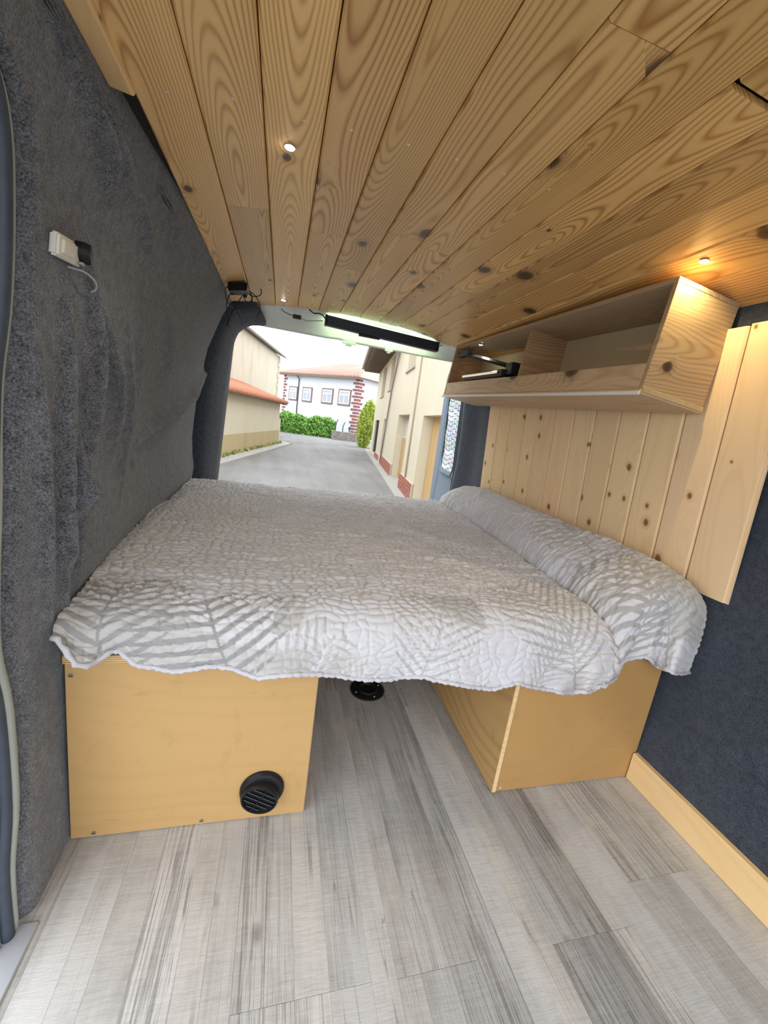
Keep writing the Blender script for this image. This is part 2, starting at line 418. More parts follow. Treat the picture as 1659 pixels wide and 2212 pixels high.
# outer skin behind it keeps daylight out
zz2 = np.linspace(-.3, 1.95, 24)[:, None]*np.ones((1, 30)); t2 = np.linspace(0, 1, 30)[None, :]*np.ones((24, 1))
y02 = np.interp(zz2, ez, ey)-.005; y02 = np.where(zz2 > 1.68, np.interp(zz2, [1.68,1.72,1.9], [.5,-.4,-.4]), y02)
yy2 = y02 + (3.13-y02)*t2
sk = grid('trim_1', np.stack([np.minimum(xl(yy2, zz2)-.075, -.50+0*yy2), yy2, zz2], -1), M_PAINT, loc=(-.6,1.8,0), thick=.01)
tag(sk, 'pale painted sheet metal van side behind the carpet', 'body panel', kind='structure')

# right wall
nz, ny = 90, 160
zz = np.linspace(-.01, 1.84, nz)[:, None]*np.ones((1, ny)); yy = np.linspace(-.75, 3.08, ny)[None, :]*np.ones((nz, 1))
xx = xr(zz) + .004*fbm(yy*6, zz*5, 3) - .004
xx = xx - .05*ss(2.86, 3.08, yy)
o = grid('wall_right', np.stack([xx, yy, zz], -1)[:, ::-1], M_CARPET_SHADE, loc=(1.45,1.2,0), thick=.012)
tag(o, 'dark navy felt carpet with shade in its colour, lining the side wall under the pine panelling', 'wall', kind='structure')
o = grid('trim_2', np.stack([xx*0+1.52, yy, zz*1.07], -1)[::8, ::-16], M_PAINT, loc=(1.52,1.2,0), thick=.01)
tag(o, 'painted sheet metal van side behind the navy carpet', 'body panel', kind='structure')

# baseboard
bbm = box('baseboard_right', (1.322,-.6,.0), (1.345,.955,.108), M_PINE_Y, None, .003, (1,1,1,1))
tag(bbm, 'yellow pine skirting board along the floor edge by the navy carpet', 'baseboard', kind='structure')

# ceiling
n = 40
xs = np.linspace(-.62, 1.56, n)
P = np.zeros((12, n, 3)); ys = np.linspace(-.75, 2.93, 12)
for j in range(12): P[j,:,0] = xs; P[j,:,1] = ys[j]; P[j,:,2] = zc(xs)+.022
ceil = grid('ceiling', P, plain('ceiling_backing', (.03,.025,.02), .9, 0, .2), loc=(.45,1.1,1.83), thick=.012)
tag(ceil, 'arched ceiling clad with amber tongue-and-groove pine planks', 'ceiling', kind='structure')
CX = [-.352] + [-.228+.1365*k for k in range(13)]
CX[-1] = 1.425
CJ = {0:[.0],1:[.0,1.60],2:[.35],3:[1.72,2.52],4:[.2,2.05],5:[1.605],6:[.71,1.66],7:[.25,2.3],8:[.712,1.95],9:[.3,2.1],10:[1.45],11:[.55,2.0],12:[.9]}
TN = [(1.0,1.0,1.0),(.96,.97,.99),(1.04,1.04,1.02),(.98,.96,.95),(.94,.92,.9),(1.02,1.0,.96),(1.0,.98,.94),(.92,.88,.86),(1.04,1.02,.98),(.96,.92,.88),(.95,.88,.80),(.98,.92,.82),(.96,.88,.78)]
def cplank(x0, x1, ya, yb, col):
    g = .0012; b = .0045; th = .011
    def zq(x): return float(np.interp(x, [x0, x1], [zc(x0), zc(x1)]))
    prof = [(x0+g, zq(x0)+th), (x0+g, zq(x0)+b), (x0+g+b, zq(x0+b)), (x1-g-b, zq(x1-b)), (x1-g, zq(x1)+b), (x1-g, zq(x1)+th)]
    v = [(x, ya, z) for x, z in prof] + [(x, yb, z) for x, z in prof]; k = len(prof)
    f = [tuple(range(k)), tuple(range(2*k-1, k-1, -1))] + [(i, i+k, (i+1) % k+k, (i+1) % k) for i in range(k)]
    return raw('ceiling_plank', v, f, M_CEIL, ceil, ((x0+x1)/2, (ya+yb)/2, zq((x0+x1)/2)), False, col)
for i in range(len(CX)-1):
    js = [-.7] + CJ[i] + [2.905 + .012*math.sin(i*2.1)]
    for j in range(len(js)-1):
        t = TN[i]; s = random.uniform(.80, 1.06); warm = random.uniform(-.10,.05)
        gap = .014 if (i == 8 and j == 0) else .0008
        cplank(CX[i], CX[i+1], js[j]+.0008, js[j+1]-gap, (t[0]*s, t[1]*s, t[2]*s*(1+warm), 1))
M_SCREW = plain('zinc_screw_head', (.72,.72,.70), .35, .4, .05)
SCR = [(-.285,1.118),(-.155,1.105),(-.002,1.13),(.107,1.126),(.248,1.125),(.377,1.126),(.51,1.123),(.645,1.118),(.785,1.108),(.94,1.10)]
for (x, y) in SCR + [(x+.01, y+1.22) for x, y in SCR[:8]]:
    z = float(zc(x))-.0012
    lathe('screw', [(.0005,0),(.0035,0),(.004,.0008),(.004,.004)], M_SCREW, ceil, (x, y, z), seg=10)

# header panel over the rear opening
xs = np.linspace(-.40, 1.38, 60); prof = [(2.88,1.842,1),(2.93,1.826,1),(2.99,1.80,.8),(3.045,1.765,.5),(3.08,1.725,.2),(3.092,1.70,.05),(3.096,1.688,0),(3.12,1.686,0),(3.16,1.70,0)]
P = np.zeros((len(prof), 60, 3))
for j, (y, z, a) in enumerate(prof):
    P[j,:,0] = xs; P[j,:,1] = y; P[j,:,2] = z + a*(zc(xs)-1.815) + (1-a)*(.006*np.exp(-((xs-.35)/.06)**2))
hd = grid('trim_3', P, M_PAINT, loc=(.45,3.05,1.75), thick=.006)
tag(hd, 'pale painted metal header over the open rear doorway', 'header', kind='structure')
for (x, w) in ((.43,.05),(.73,.03)):
    b = box('latch_plate', (x-w,3.088,1.668), (x+w,3.10,1.69), plain('grey_latch', (.45,.48,.47), .4, .4), hd, .002)
    box('catch', (x-w*.5,3.085,1.655), (x+w*.4,3.10,1.668), plain('grey_catch', (.38,.40,.40), .4, .4), b, .002)
# van roof skin above the ceiling
o = box('trim_4', (-.66,-.8,1.90), (1.60,3.2,1.93), M_PAINT)
tag(o, 'van roof sheet above the pine ceiling', 'roof', kind='structure')

# left rear pillar
def pillar():
    n = 70; rows = []
    zs = np.concatenate([np.linspace(-.05, 1.58, 44), np.linspace(1.60, 1.69, 26)])
    inx = np.interp(zs, [0,.59,1.50,1.56,1.61,1.65,1.675,1.69], [-.432,-.411,-.354,-.347,-.325,-.288,-.24,-.15])
    for k, z in enumerate(zs):
        t = max(0., (z-1.55)/.14)
        oz = z if z < 1.55 else 1.55+(1.765-1.55)*min(1, t*1.6)
        ox = float(xl(2.86, oz)) if t < .62 else float(np.interp(t, [.62,1], [xl(2.86,1.765), -.20]))
        if t >= .62: oz = float(zc(ox))+.0
        a = np.array([ox-.004, 2.84, oz]); b = np.array([inx[k], 3.10, z])
        mid1 = a*.55+b*.45+np.array([.012, -.01, 0]); mid2 = a*.2+b*.8+np.array([.012,-.014,0])
        rows.append([a, mid1, mid2, b, b+np.array([-.004,.02,.004*t]), np.array([b[0]-.03, 3.14, z+.03*t]), np.array([-.62, 3.14, z+.05*t])])
    o = grid('trim_5', np.array(rows), M_CARPET_SHADE, loc=(-.45,3.0,.8), thick=.006)
    tag(o, 'navy carpeted rear pillar, coloured darker for shade, at the edge of the open doorway', 'pillar', kind='structure')
pillar()
o = tube('trim_6', [(1.425,3.10,.0),(1.428,3.10,.6),(1.42,3.10,1.0),(1.40,3.10,1.4),(1.37,3.10,1.62),(1.33,3.10,1.70)], .011, M_RUBBER, res=6)
tag(o, 'black rubber weatherstrip between navy wall and blue rear door', 'seal', kind='structure')

# sliding door frame edge, seals, sill
pts = [(float(xl(y, z))-.012, y-.010, z) for y, z in EDGE]
o = tube('trim_7', pts, [.003]*12+[.005,.008,.011,.012,.011,.009,.007], plain('olive_grey_frame', (.34,.36,.33), .45, 0, .1), res=4); tag(o, 'pale metal door frame lip along the cut carpet edge', 'door frame', kind='structure')
seal = empty('door_seal', (-.46,.80,.0)); tag(seal, 'dark rubber door seal beside the charcoal carpet, upright', 'seal')
tube('bead', [(float(xl(y, z))-.018, y-.024, z) for y, z in EDGE], .012, M_RUBBER, seal, res=4, seg=12)
tube('lip', [(float(xl(y, z))-.030, y-.044, z) for y, z in EDGE], .009, M_RUBBER, seal, res=4, seg=10)
o = box('trim_8', (-.53,-.5,-.012), (-.418,.785,.006), M_SILL, None, .002)
tag(o, 'flat grey aluminium sill plate at the sliding door step', 'sill', kind='structure')

# batten on the upper left
bt = hexa('wooden_batten', [(-.390,.2,1.727),(-.350,.2,1.734),(-.348,1.128,1.734),(-.388,1.105,1.727),(-.392,.2,1.745),(-.346,.2,1.752),(-.346,1.140,1.752),(-.392,1.112,1.745)], M_PINE_Y, None, .003, (1,.96,.92,1))
tag(bt, 'short plain pine batten where the charcoal wall meets the ceiling', 'batten')

# ------------------------------------------------------------------ bed
bedL = empty('storage_box', (-.14,1.9,0)); tag(bedL, 'plywood storage box with a round black air vent, supporting the bed', 'storage box')
box('front_panel', (-.437,.965,.002), (.151,.98,.508), M_PLY, bedL, .0012, (1,1,1,1))
box('side_panel', (.136,.981,.002), (.151,2.83,.508), M_PLY_Y, bedL, .001, (1,1,1,1))
box('edge_lipping', (.1512,.9655,.003), (.1518,.9795,.507), M_EDGE, bedL)
for x, z in ((-.425,.477),(-.385,.014),(-.127,.013)):
    s = lathe('screw', [(.0005,0),(.0055,0),(.006,-.001),(.006,-.003)], plain('bed_screw', (.42,.38,.30), .35, .7), bedL, (x,.9635,z), (0,-1,0), 12)
    box('slot', (x-.004,.9628,z-.0007), (x+.004,.9636,z+.0007), M_BLACK, s)
bedR = empty('storage_box', (1.05,1.9,0)); tag(bedR, 'plywood storage box beside the pine skirting board, supporting the bed', 'storage box')
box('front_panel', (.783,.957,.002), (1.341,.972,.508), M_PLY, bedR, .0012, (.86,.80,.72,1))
box('side_panel', (.768,.955,.002), (.7825,2.83,.508), M_PLY_Y, bedR, .001, (1,1,1,1))
box('edge_lipping', (.7683,.9542,.003), (.7822,.9551,.506), M_EDGE, bedR)
lathe('screw', [(.0005,0),(.003,0),(.0035,-.001),(.0035,-.002)], M_SCREW, bedR, (.80,.9555,.016), (0,-1,0), 10)
plat = empty('bed_platform', (.45,1.9,.51)); tag(plat, 'plywood bed base slab bridging both storage boxes', 'bed base')
box('slab', (-.44,.962,.509), (1.345,2.86,.530), M_PLY, plat, .001, (.95,.92,.88,1))
for k in range(4): box('ply_layer', (-.438,.9605,.5105+k*.005), (1.34,.962,.5128+k*.005), M_EDGE, plat)
box('back_panel', (-.44,2.84,.002), (1.345,2.858,.508), M_CARPET_SHADE, plat, .001)  # panel given the dark carpet colour to deepen the shade under the bed
mt = box('mattress', (-.49,.985,.531), (1.36,2.75,.612), M_FOAM, None, .03, None, 3)
tag(mt, 'thin mattress hidden under the grey leaf quilt', 'mattress')

# quilt ---------------------------------------------------------------
HX = [-.435,-.423,-.402,-.38,-.341,-.321,-.283,-.195,-.124,-.071,-.003,.087,.147,.248,.353,.448,.568,.662,.744,.86,.968,1.053,1.127,1.203,1.277,1.348,1.407,1.43]
HZ = [.592,.57,.527,.523,.551,.547,.52,.505,.52,.514,.484,.49,.491,.471,.462,.468,.439,.424,.442,.404,.391,.408,.465,.522,.478,.449,.456,.50]
def qz(x, y):
    xc_ = np.interp(y, [1.0,1.33,1.65,2.03,2.64,2.8], [1.07,1.086,1.125,1.158,1.179,1.2])
    h = np.interp(y, [.95,1.0,1.1,1.5,2.0,2.4,2.65,2.85], [.125,.135,.148,.152,.165,.175,.14,.06])
    t = (x-xc_)/(1.325-xc_)
    b = np.where(t < 0, .10*np.exp(np.minimum(t,0)*9)*0, np.sin(np.pi/2*np.clip(t, 0, 1))**.62)
    b = np.where(t > 1, 1-.35*np.clip((t-1)/.4, 0, 1.2)**2, b)
    dip = -.020*np.exp(-((t+.02)/.09)**2)
    z = .640 + h*b + dip
    z = z + .010*fbm(x*2.5, y*2.2, 2)*ss(1.0,1.2,y)
    for (xa, ya, xb, yb, a, w) in ((.35,2.1,.95,1.55,.012,.035),(.5,2.35,.85,2.0,.010,.03),(.0,1.9,.5,1.6,.006,.05),(.6,1.45,.9,1.3,.007,.03),(1.2,1.9,1.33,1.6,.012,.03),(1.24,1.5,1.36,1.25,.012,.03)):
        d = np.array([xb-xa, yb-ya]); L = d@d; q = np.clip(((x-xa)*d[0]+(y-ya)*d[1])/L, 0, 1)
        ds = np.hypot(x-xa-q*d[0], y-ya-q*d[1]); z = z + a*np.exp(-(ds/w)**2)*np.sin(np.pi*(q*.9+.05))
    # slope down at the wall side near the left rear
    z = z - .03*np.exp(-((x+.53)/.05)**2)*(1-.8*ss(2.3,2.6,y))
    return z
def qxl(y): return np.interp(y, [.9,1.06,1.2,1.57,2.0,2.14,2.2,2.77], [-.432,-.440,-.460,-.504,-.535,-.54,-.512,-.527])
NU, NT, ND, NB = 560, 330, 130, 8
u = np.linspace(0, 1, NU)
YT = 1.035
rows_s = np.concatenate([np.linspace(-NB*.012, 0, NB, endpoint=False), np.linspace(0, 1, NT), np.linspace(0, 1, ND+1)[1:]])
Q = np.zeros((NB+NT+ND, NU, 3)); SV = np.zeros((NB+NT+ND, NU)); 
yb = 2.775 + .02*vnoise(u*6, 0*u+3) + .03*np.clip((u-.86)/.1,0,1)
tv = np.linspace(0, 1, NT)**.9
for j in range(NT):
    y = yb + (YT-yb)*tv[j]
    xL = qxl(y); x = xL + (1.412-xL)*u
    Q[NB+j,:,0] = x; Q[NB+j,:,1] = y; Q[NB+j,:,2] = qz(x, y)
for j in range(NB):
    w = (NB-j)/NB; Q[j] = Q[NB]; Q[j,:,1] += .025*math.sin(w*1.5); Q[j,:,2] -= .10*w**1.4
top = Q[NB+NT-1]
xf = top[:,0]
hxt = np.clip(xf, -.44, 1.43)
zh = np.interp(hxt, HX, HZ)
def g(x, c, w): return np.exp(-((x-c)/w)**2)
a = .10
fold = .085*g(xf,.99,.055) + .045*g(xf,1.065,.03) - .040*g(xf,1.16,.045) + .075*g(xf,1.34,.045) - .02*g(xf,1.25,.02) + .012*np.sin(xf*11+1.0)+.006*np.sin(xf*27) + .02*g(xf,-.40,.04) - .02*g(xf,-.33,.03)
lobe = np.clip(fold, 0, None)
zh = zh + lobe*.82              # cloth pushed outwards by a lobe is taken up, so the hem rises there
for j in range(ND):
    t = (j+1)/ND; zt = top[:,2]
    D = zt-zh; bz = np.minimum(.085, .55*D)
    if t < .36:
        th = t/.36*math.pi/2; y = YT - a*math.sin(th); z = zt - bz*(1-math.cos(th))
    else:
        r = (t-.36)/.64; y = YT - a + 0*xf; z = zt - bz - (D-bz)*r
    rr = max(0, (t-.15)/.85)
    y = y - fold*rr - .010*rr
    x = xf*(1-np.clip(lobe*rr/.93, 0, .1)) + (.045*g(xf,1.05,.09) + .02*g(xf,1.38,.05))*math.sin(rr*math.pi)
    Q[NB+NT+j] = np.stack([x, y, z], -1)
# surface coordinates for relief and print
dv = np.linalg.norm(np.diff(Q, axis=0), axis=2); SV[1:] = np.cumsum(dv, 0)
SV = SV - SV[NB+NT-1][None, :]      # 0 at the front top edge, + down the drape
SX = np.repeat(xf[None, :], NB+NT+ND, 0); SX[:NB+NT] = Q[:NB+NT,:,0]
wx = .030*fbm(SX*16, SV*16, 2); wy = .030*fbm(SX*16+50, SV*16+9, 2)
lane = (SV + wy)/.024 + .9*vnoise(SX*28, SV*14+7)
st = np.abs(np.sin(np.pi*lane))
lane2 = (SX + wx)/.034 + 1.1*vnoise(SX*20+5, SV*30)
st2 = np.abs(np.sin(np.pi*lane2))
puff = np.minimum(st**.45, .08+st2**.45)
amp = np.where(SV < -.02, .0105, .0058)
amp = np.where((SV >= -.02) & (SV < .03), np.interp(SV, [-.02,.03], [.0105,.0058]), amp)
du = np.gradient(Q, axis=1); dvv = np.gradient(Q, axis=0); nn = np.cross(dvv, du); nn /= np.linalg.norm(nn, axis=2, keepdims=True)+1e-9
if nn[NB+NT//2, NU//2, 2] < 0: nn = -nn
ruck = 1.0*.009*fbm(SX*10, SV*40, 3)*(SV < 0)*np.clip(-SV/.1, 0, 1)
Q = Q + nn*(puff*amp + ruck)[..., None]
# leaf print
pr = np.zeros_like(SX)
pr = np.maximum(pr, np.where(SV < 0, .10, .30)*ss(.05,.16,fbm(SX*2.2+3, SV*2.6+1, 2)))
def frond(bx, bs, ang, length, wid, npair, val, lean=.9, thick=.42, curve=0.0):
    """palm frond: rachis from base (bx, bs) at ang; leaflets both sides; painted with value val"""
    global pr
    dx = SX-bx; ds = SV-bs; ca, sa = math.cos(ang), math.sin(ang)
    a = dx*ca+ds*sa; b = -dx*sa+ds*ca
    b = b - curve*a*a
    t = a/length; ab = np.abs(b)
    L = wid*np.sin(np.pi*np.clip(t*.86+.10, 0, 1))**.7
    q = (a-ab*lean)/length*npair
    fr_ = np.abs(q-np.floor(q)-.5)*2
    q0 = (a-ab*lean)/length
    reach = wid*np.sin(np.pi*np.clip(q0*.86+.10, 0.0, 1))**.7
    k = np.clip(ab/np.maximum(reach, 1e-4), 0, 1)
    m = (fr_ < thick*2*np.sqrt(np.clip((1-k)*(.25+k)*1.9, 0, 1))) & (ab < reach) & (q0 > 0) & (q0 < 1)
    m |= (ab < .0035) & (t > -.12) & (t < 1)
    pr = np.where(m, val, pr)
frond(-.345,.25,R(-97),.34,.19,10,.80,.55,.27,.25)
frond(-.055,.25,R(-112),.26,.20,8,.85,.30,.26)
frond(-.05,.26,R(-30),.30,.10,11,.40,.6,.22)
pr = np.where((fbm(SX*3.1+8, SV*4+2, 2) > .02) & (SX > .02) & (SX < .62) & (SV > -.03), np.maximum(pr, .42), pr)
frond(.20,.30,R(-52),.36,.09,18,.06,.9,.20)
frond(.10,.30,R(-70),.25,.03,9,.05,.8,.3)
frond(.42,.29,R(-78),.34,.15,11,.44,.7,.22,.25)
frond(.60,.22,R(-145),.24,.10,12,.10,.8,.2)
frond(.95,.25,R(-112),.40,.20,12,.50,.7,.24,.3)
frond(.80,.30,R(-60),.25,.10,11,.42,.8,.2)
frond(1.12,.34,R(-80),.45,.16,12,.62,.6,.24,.4)
frond(1.30,.30,R(-105),.5,.15,12,.56,.6,.25,-.3)
frond(1.22,-.25,R(-75),.5,.16,11,.36,.6,.25,.3)
for k in range(14):
    frond(random.uniform(-.45,1.0), random.uniform(-1.6,-.15), random.uniform(0,6.28), random.uniform(.25,.4), random.uniform(.10,.17), random.randint(8,12), random.choice((.10,.13,.16)), .6, .22, random.uniform(-.5,.5))
quilt = empty('quilt', (.45,1.9,.64)); tag(quilt, 'pale grey quilted bedspread with palm leaf print draped over the bed', 'bedspread')
qo = grid('cover', Q, M_QUILT, quilt, loc=(.45,1.9,.64))
at = qo.data.attributes.new('leaf_print', 'FLOAT', 'POINT'); at.data.foreach_set('value', pr.ravel().astype(np.float32))
hem = Q[-1]
hp = hem[::2]; N = len(hp)
rad = [.0062+.0016*math.sin(i*2.3) for i in range(N)]
tube('hem_binding', [tuple(p) for p in hp], rad, M_HEM, quilt, seg=8)

# ------------------------------------------------------------------ air vent on the left box
v0 = Vector((.028,.962,.098)); vent = empty('air_vent', v0); tag(vent, 'round black slatted air outlet on the plywood storage box', 'vent')
lathe('flange', [(.047,-.002),(.060,-.002),(.060,.004),(.056,.010),(.049,.012),(.047,.012)], M_BLACK, vent, (v0.x,v0.y,v0.z+.004), (0,-1,0), 40)
axv = Vector((-.14,-.95,-.10)).normalized(); c0 = v0+Vector((-.004,-.010,-.006))
lathe('collar', [(.046,-.006),(.050,-.006),(.051,.012),(.049,.017),(.045,.017),(.044,.008)], M_BLACK, vent, c0, axv, 40)
uu = axv.cross(Vector((0,0,1))).normalized(); ww = uu.cross(axv).normalized()
a_ = R(28); u2 = uu*math.cos(a_)+ww*math.sin(a_); w2 = -uu*math.sin(a_)+ww*math.cos(a_)
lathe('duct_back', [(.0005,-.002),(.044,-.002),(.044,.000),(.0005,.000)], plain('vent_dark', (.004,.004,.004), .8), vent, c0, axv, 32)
for k in range(-2, 4):
    d = (k-.5)*.0155; hl = math.sqrt(max(.0437**2-d*d, 0))-.001; cc = c0+axv*.011+w2*d
    tl = (axv*.6+w2*.8).normalized()*.0045; n_ = axv.cross(u2).normalized()*.0
    th_ = u2.cross(tl).normalized()*.0009
    hexa('louvre', [cc-u2*hl-tl-th_, cc+u2*hl-tl-th_, cc+u2*hl-tl+th_, cc-u2*hl-tl+th_, cc-u2*hl+tl-th_, cc+u2*hl+tl-th_, cc+u2*hl+tl+th_, cc-u2*hl+tl+th_], plain('louvre_grey', (.055,.058,.062), .4), vent)
cc = c0+axv*.016
hexa('cross_bar', [cc-w2*.043-u2*.001-axv*.003, cc+w2*.043-u2*.001-axv*.003, cc+w2*.043+u2*.001-axv*.003, cc-w2*.043+u2*.001-axv*.003, cc-w2*.043-u2*.001, cc+w2*.043-u2*.001, cc+w2*.043+u2*.001, cc-w2*.043+u2*.001], M_BLACK, vent)
for s in (-1, 1):
    q = c0+uu*(.034*s)-ww*.038
    hexa('tab', [q+Vector(p) for p in ((-.004,-.004,-.008),(.004,-.004,-.008),(.004,.006,-.008),(-.004,.006,-.008),(-.004,-.004,.006),(.004,-.004,.006),(.004,.006,.006),(-.004,.006,.006))], M_BLACK, vent)

# floor socket for a table leg
fs = empty('floor_socket', (.455,1.50,0)); tag(fs, 'round black table-leg socket screwed to the floor between the boxes', 'floor socket')
lathe('flange', [(.0005,.006),(.03,.006),(.034,.012),(.04,.012),(.045,.007),(.068,.005),(.075,.002),(.075,.0)], M_BLACK, fs, (.455,1.50,.0005), (0,0,1), 40)
lathe('rim', [(.0735,.001),(.0765,.001),(.0765,.0035),(.0735,.0035)], plain('socket_rim', (.25,.22,.19), .3, .8), fs, (.455,1.50,.0), (0,0,1), 40)
for k in range(4):
    a = R(20+90*k); lathe('screw', [(.0005,0),(.0035,0),(.004,-.001),(.004,-.004)], M_SCREW, fs, (.455+.057*math.cos(a),1.50+.057*math.sin(a),.0075), (0,0,1), 10)

# ------------------------------------------------------------------ pine wall panelling
pan = empty('wall_panelling', (1.42,1.75,.73)); tag(pan, 'pale knotty pine tongue-and-groove panelling above the bed, below the shelf', 'panelling')
def xp(z): return 1.44 - .0647*(z-.735)
PY = [.905,1.050,1.195,1.343,1.488,1.635,1.777,1.923,2.075,2.203,2.362,2.510,2.655]
for i in range(len(PY)-1):
    ya, yb_ = PY[i], PY[i+1]; g_ = .0018; b_ = .0060; th = .013
    zb = .722 if i == 0 else .742; zt = 1.598 if i == 0 else 1.594
    s = random.uniform(.94,1.04)
    v = []; pr_ = [(ya+g_, th), (ya+g_, b_), (ya+g_+b_, 0), (yb_-g_-b_, 0), (yb_-g_, b_), (yb_-g_, th)]
    if i == 0: pr_ = [(ya-.006, th), (ya-.006, .006), (ya+.004, .006), (ya+.006, 0), (yb_-g_-b_, 0), (yb_-g_, b_), (yb_-g_, th)]
    k = len(pr_)
    for z in (zb, zt): v += [(xp(z)+d, y, z) for y, d in pr_]
    f = [tuple(range(k))[::-1], tuple(range(k, 2*k))] + [(q, (q+1) % k, (q+1) % k+k, q+k) for q in range(k)]
    raw('plank', v, f, M_PINE, pan, (xp((zb+zt)/2), (ya+yb_)/2, (zb+zt)/2), False, (s, s*random.uniform(.97,1.0), s*random.uniform(.93,.99), 1))

# ------------------------------------------------------------------ shelf
sh = empty('wall_shelf', (1.25,1.98,1.34)); tag(sh, 'open greyed oak wall shelf with a divider under the pine ceiling', 'shelf')
YN, YF = 1.115, 2.85
def SP(t, y, fx):   # cross-section point: t height 0..1, fx depth 0..1
    s = (y-YN)/(YF-YN)
    xf0, zf0 = 1.107+.009*s, 1.354+.046*s; xf1, zf1 = 1.140+.018*s, 1.700+.044*s
    xb0, zb0 = 1.374+.004*s, 1.326+.046*s; xb1, zb1 = 1.374+.030*(1-s), 1.674+.040*s
    fx_, fz_ = xf0+(xf1-xf0)*t, zf0+(zf1-zf0)*t; bx_, bz_ = xb0+(xb1-xb0)*t, zb0+(zb1-zb0)*t
    return (fx_+(bx_-fx_)*fx, y, fz_+(bz_-fz_)*fx)
def slab(name, y0_, y1_, t0, t1, f0, f1, m, col=(1,1,1,1), bev=.0015):
    c = [SP(t0,y0_,f0),SP(t0,y0_,f1),SP(t0,y1_,f1),SP(t0,y1_,f0),SP(t1,y0_,f0),SP(t1,y0_,f1),SP(t1,y1_,f1),SP(t1,y1_,f0)]
    return hexa(name, c, m, sh, bev, col)
slab('end_panel', YN, YN+.017, .03, .965, .0, 1.0, M_SHELF_X, (1.0,.97,.9,1))
slab('end_panel', YF-.017, YF, .03, .965, .0, 1.0, M_SHELF_X, (.92,.8,.66,1))
slab('top_board', YN, YF, .966, 1.01, .0, 1.0, M_SHELF, (.95,.93,.90,1))
slab('bottom_board', YN, YF, -.015, .029, -.012, 1.0, M_SHELF, (1.25,1.2,1.12,1))
slab('front_lip', YN+.018, YF-.018, .030, .265, .0, .06, M_SHELF, (1.22,1.17,1.06,1))
slab('divider', 1.93, 1.945, .03, .965, .09, .97, M_SHELF_X, (.95,.86,.74,1))
slab('back_panel', YN+.018, YF-.018, .03, .965, .972, .985, plain('shelf_back_ply', (.60,.50,.30), .6, 0, .06, 4), (1,1,1,1), 0)
slab('edge_trim', YN, YF+.004, -.03, .004, -.035, -.012, plain('white_edge_trim', (.80,.76,.74), .4, 0, .05, 40), (1,1,1,1), .001)
slab('end_trim', YN-.006, YN-.0005, .0, .045, .0, .99, plain('gilt_trim', (.55,.42,.24), .35, .2, .2, 40), (1,1,1,1), .001)
# folding screen on a black arm inside the shelf
dv_ = empty('folding_screen', (1.2,2.35,1.50)); tag(dv_, 'flat black folding screen with silver edge on a swing arm in the shelf', 'screen')
hexa('screen_body', [(1.15,2.12,1.488),(1.33,2.10,1.488),(1.33,2.58,1.497),(1.15,2.62,1.497),(1.15,2.12,1.526),(1.33,2.10,1.526),(1.33,2.58,1.535),(1.15,2.62,1.535)], M_BLACK, dv_, .004, None, 2)
hexa('silver_edge', [(1.143,2.16,1.503),(1.15,2.16,1.503),(1.15,2.63,1.512),(1.143,2.63,1.512),(1.143,2.16,1.520),(1.15,2.16,1.520),(1.15,2.63,1.530),(1.143,2.63,1.530)], M_CHROME, dv_, .002)
hexa('screen_glass', [(1.16,2.2,1.5265),(1.32,2.2,1.5265),(1.32,2.57,1.535),(1.16,2.60,1.535),(1.16,2.2,1.530),(1.32,2.2,1.530),(1.32,2.57,1.539),(1.16,2.60,1.539)], M_GLASSY, dv_, .001)
tube('swing_arm', [(1.175,2.81,1.700),(1.18,2.6,1.655),(1.19,2.35,1.60),(1.20,2.12,1.545),(1.20,2.08,1.53)], .013, M_BLACKM, dv_, 4, False)
box('hinge_plate', (1.165,2.66,1.668), (1.20,2.80,1.705), M_BLACKM, dv_, .003)
box('hinge_block', (1.17,2.06,1.495), (1.25,2.13,1.56), M_BLACKM, dv_, .004)

# ------------------------------------------------------------------ ceiling spotlights
def spot(x, y, z, label, m, power, col, ang=70, r=.012, axis=(0,0,-1)):
    e = empty('ceiling_spotlight', (x, y, z)); tag(e, label, 'spotlight', 'small recessed LED spots')
    lathe('bezel', [(r,.0),(r+.0022,.0),(r+.0022,.0022),(r+.001,.003),(r,.0026)], M_STEEL, e, (x, y, z), axis, 24)
    lathe('lens', [(.0005,.002),(r*.98,.002),(r*.98,.0035),(.0005,.0045)], m, e, (x, y, z), axis, 24)
    ld = bpy.data.lights.new('spot_light', 'SPOT'); ld.energy = power; ld.color = col; ld.spot_size = R(ang); ld.spot_blend = .5; ld.shadow_soft_size = .008
    lo = bpy.data.objects.new('spot_light', ld); COL.objects.link(lo); lo.parent = e; lo.location = (0,0,-.008)
spot(-.032,1.235,float(zc(-.032))-.001,'lit ceiling spot in the third plank, nearest the camera', M_LEDW, 1.0, (1,.95,.82), 110)
spot(-.042,2.74,float(zc(-.042))-.001,'lit ceiling spot near the rear doorway beside the black box', M_LEDW, .5, (1,.95,.82), 110)
spot(1.178,1.082,float(zc(1.178))-.001,'warm lit ceiling spot shining on the shelf end panel', M_LED, 1.9, (1,.80,.38), 150)
spot(1.185,2.52,1.7165,'small lit spot under the shelf top above the black screen', M_LEDW, .25, (1,.93,.75), 120, .010)

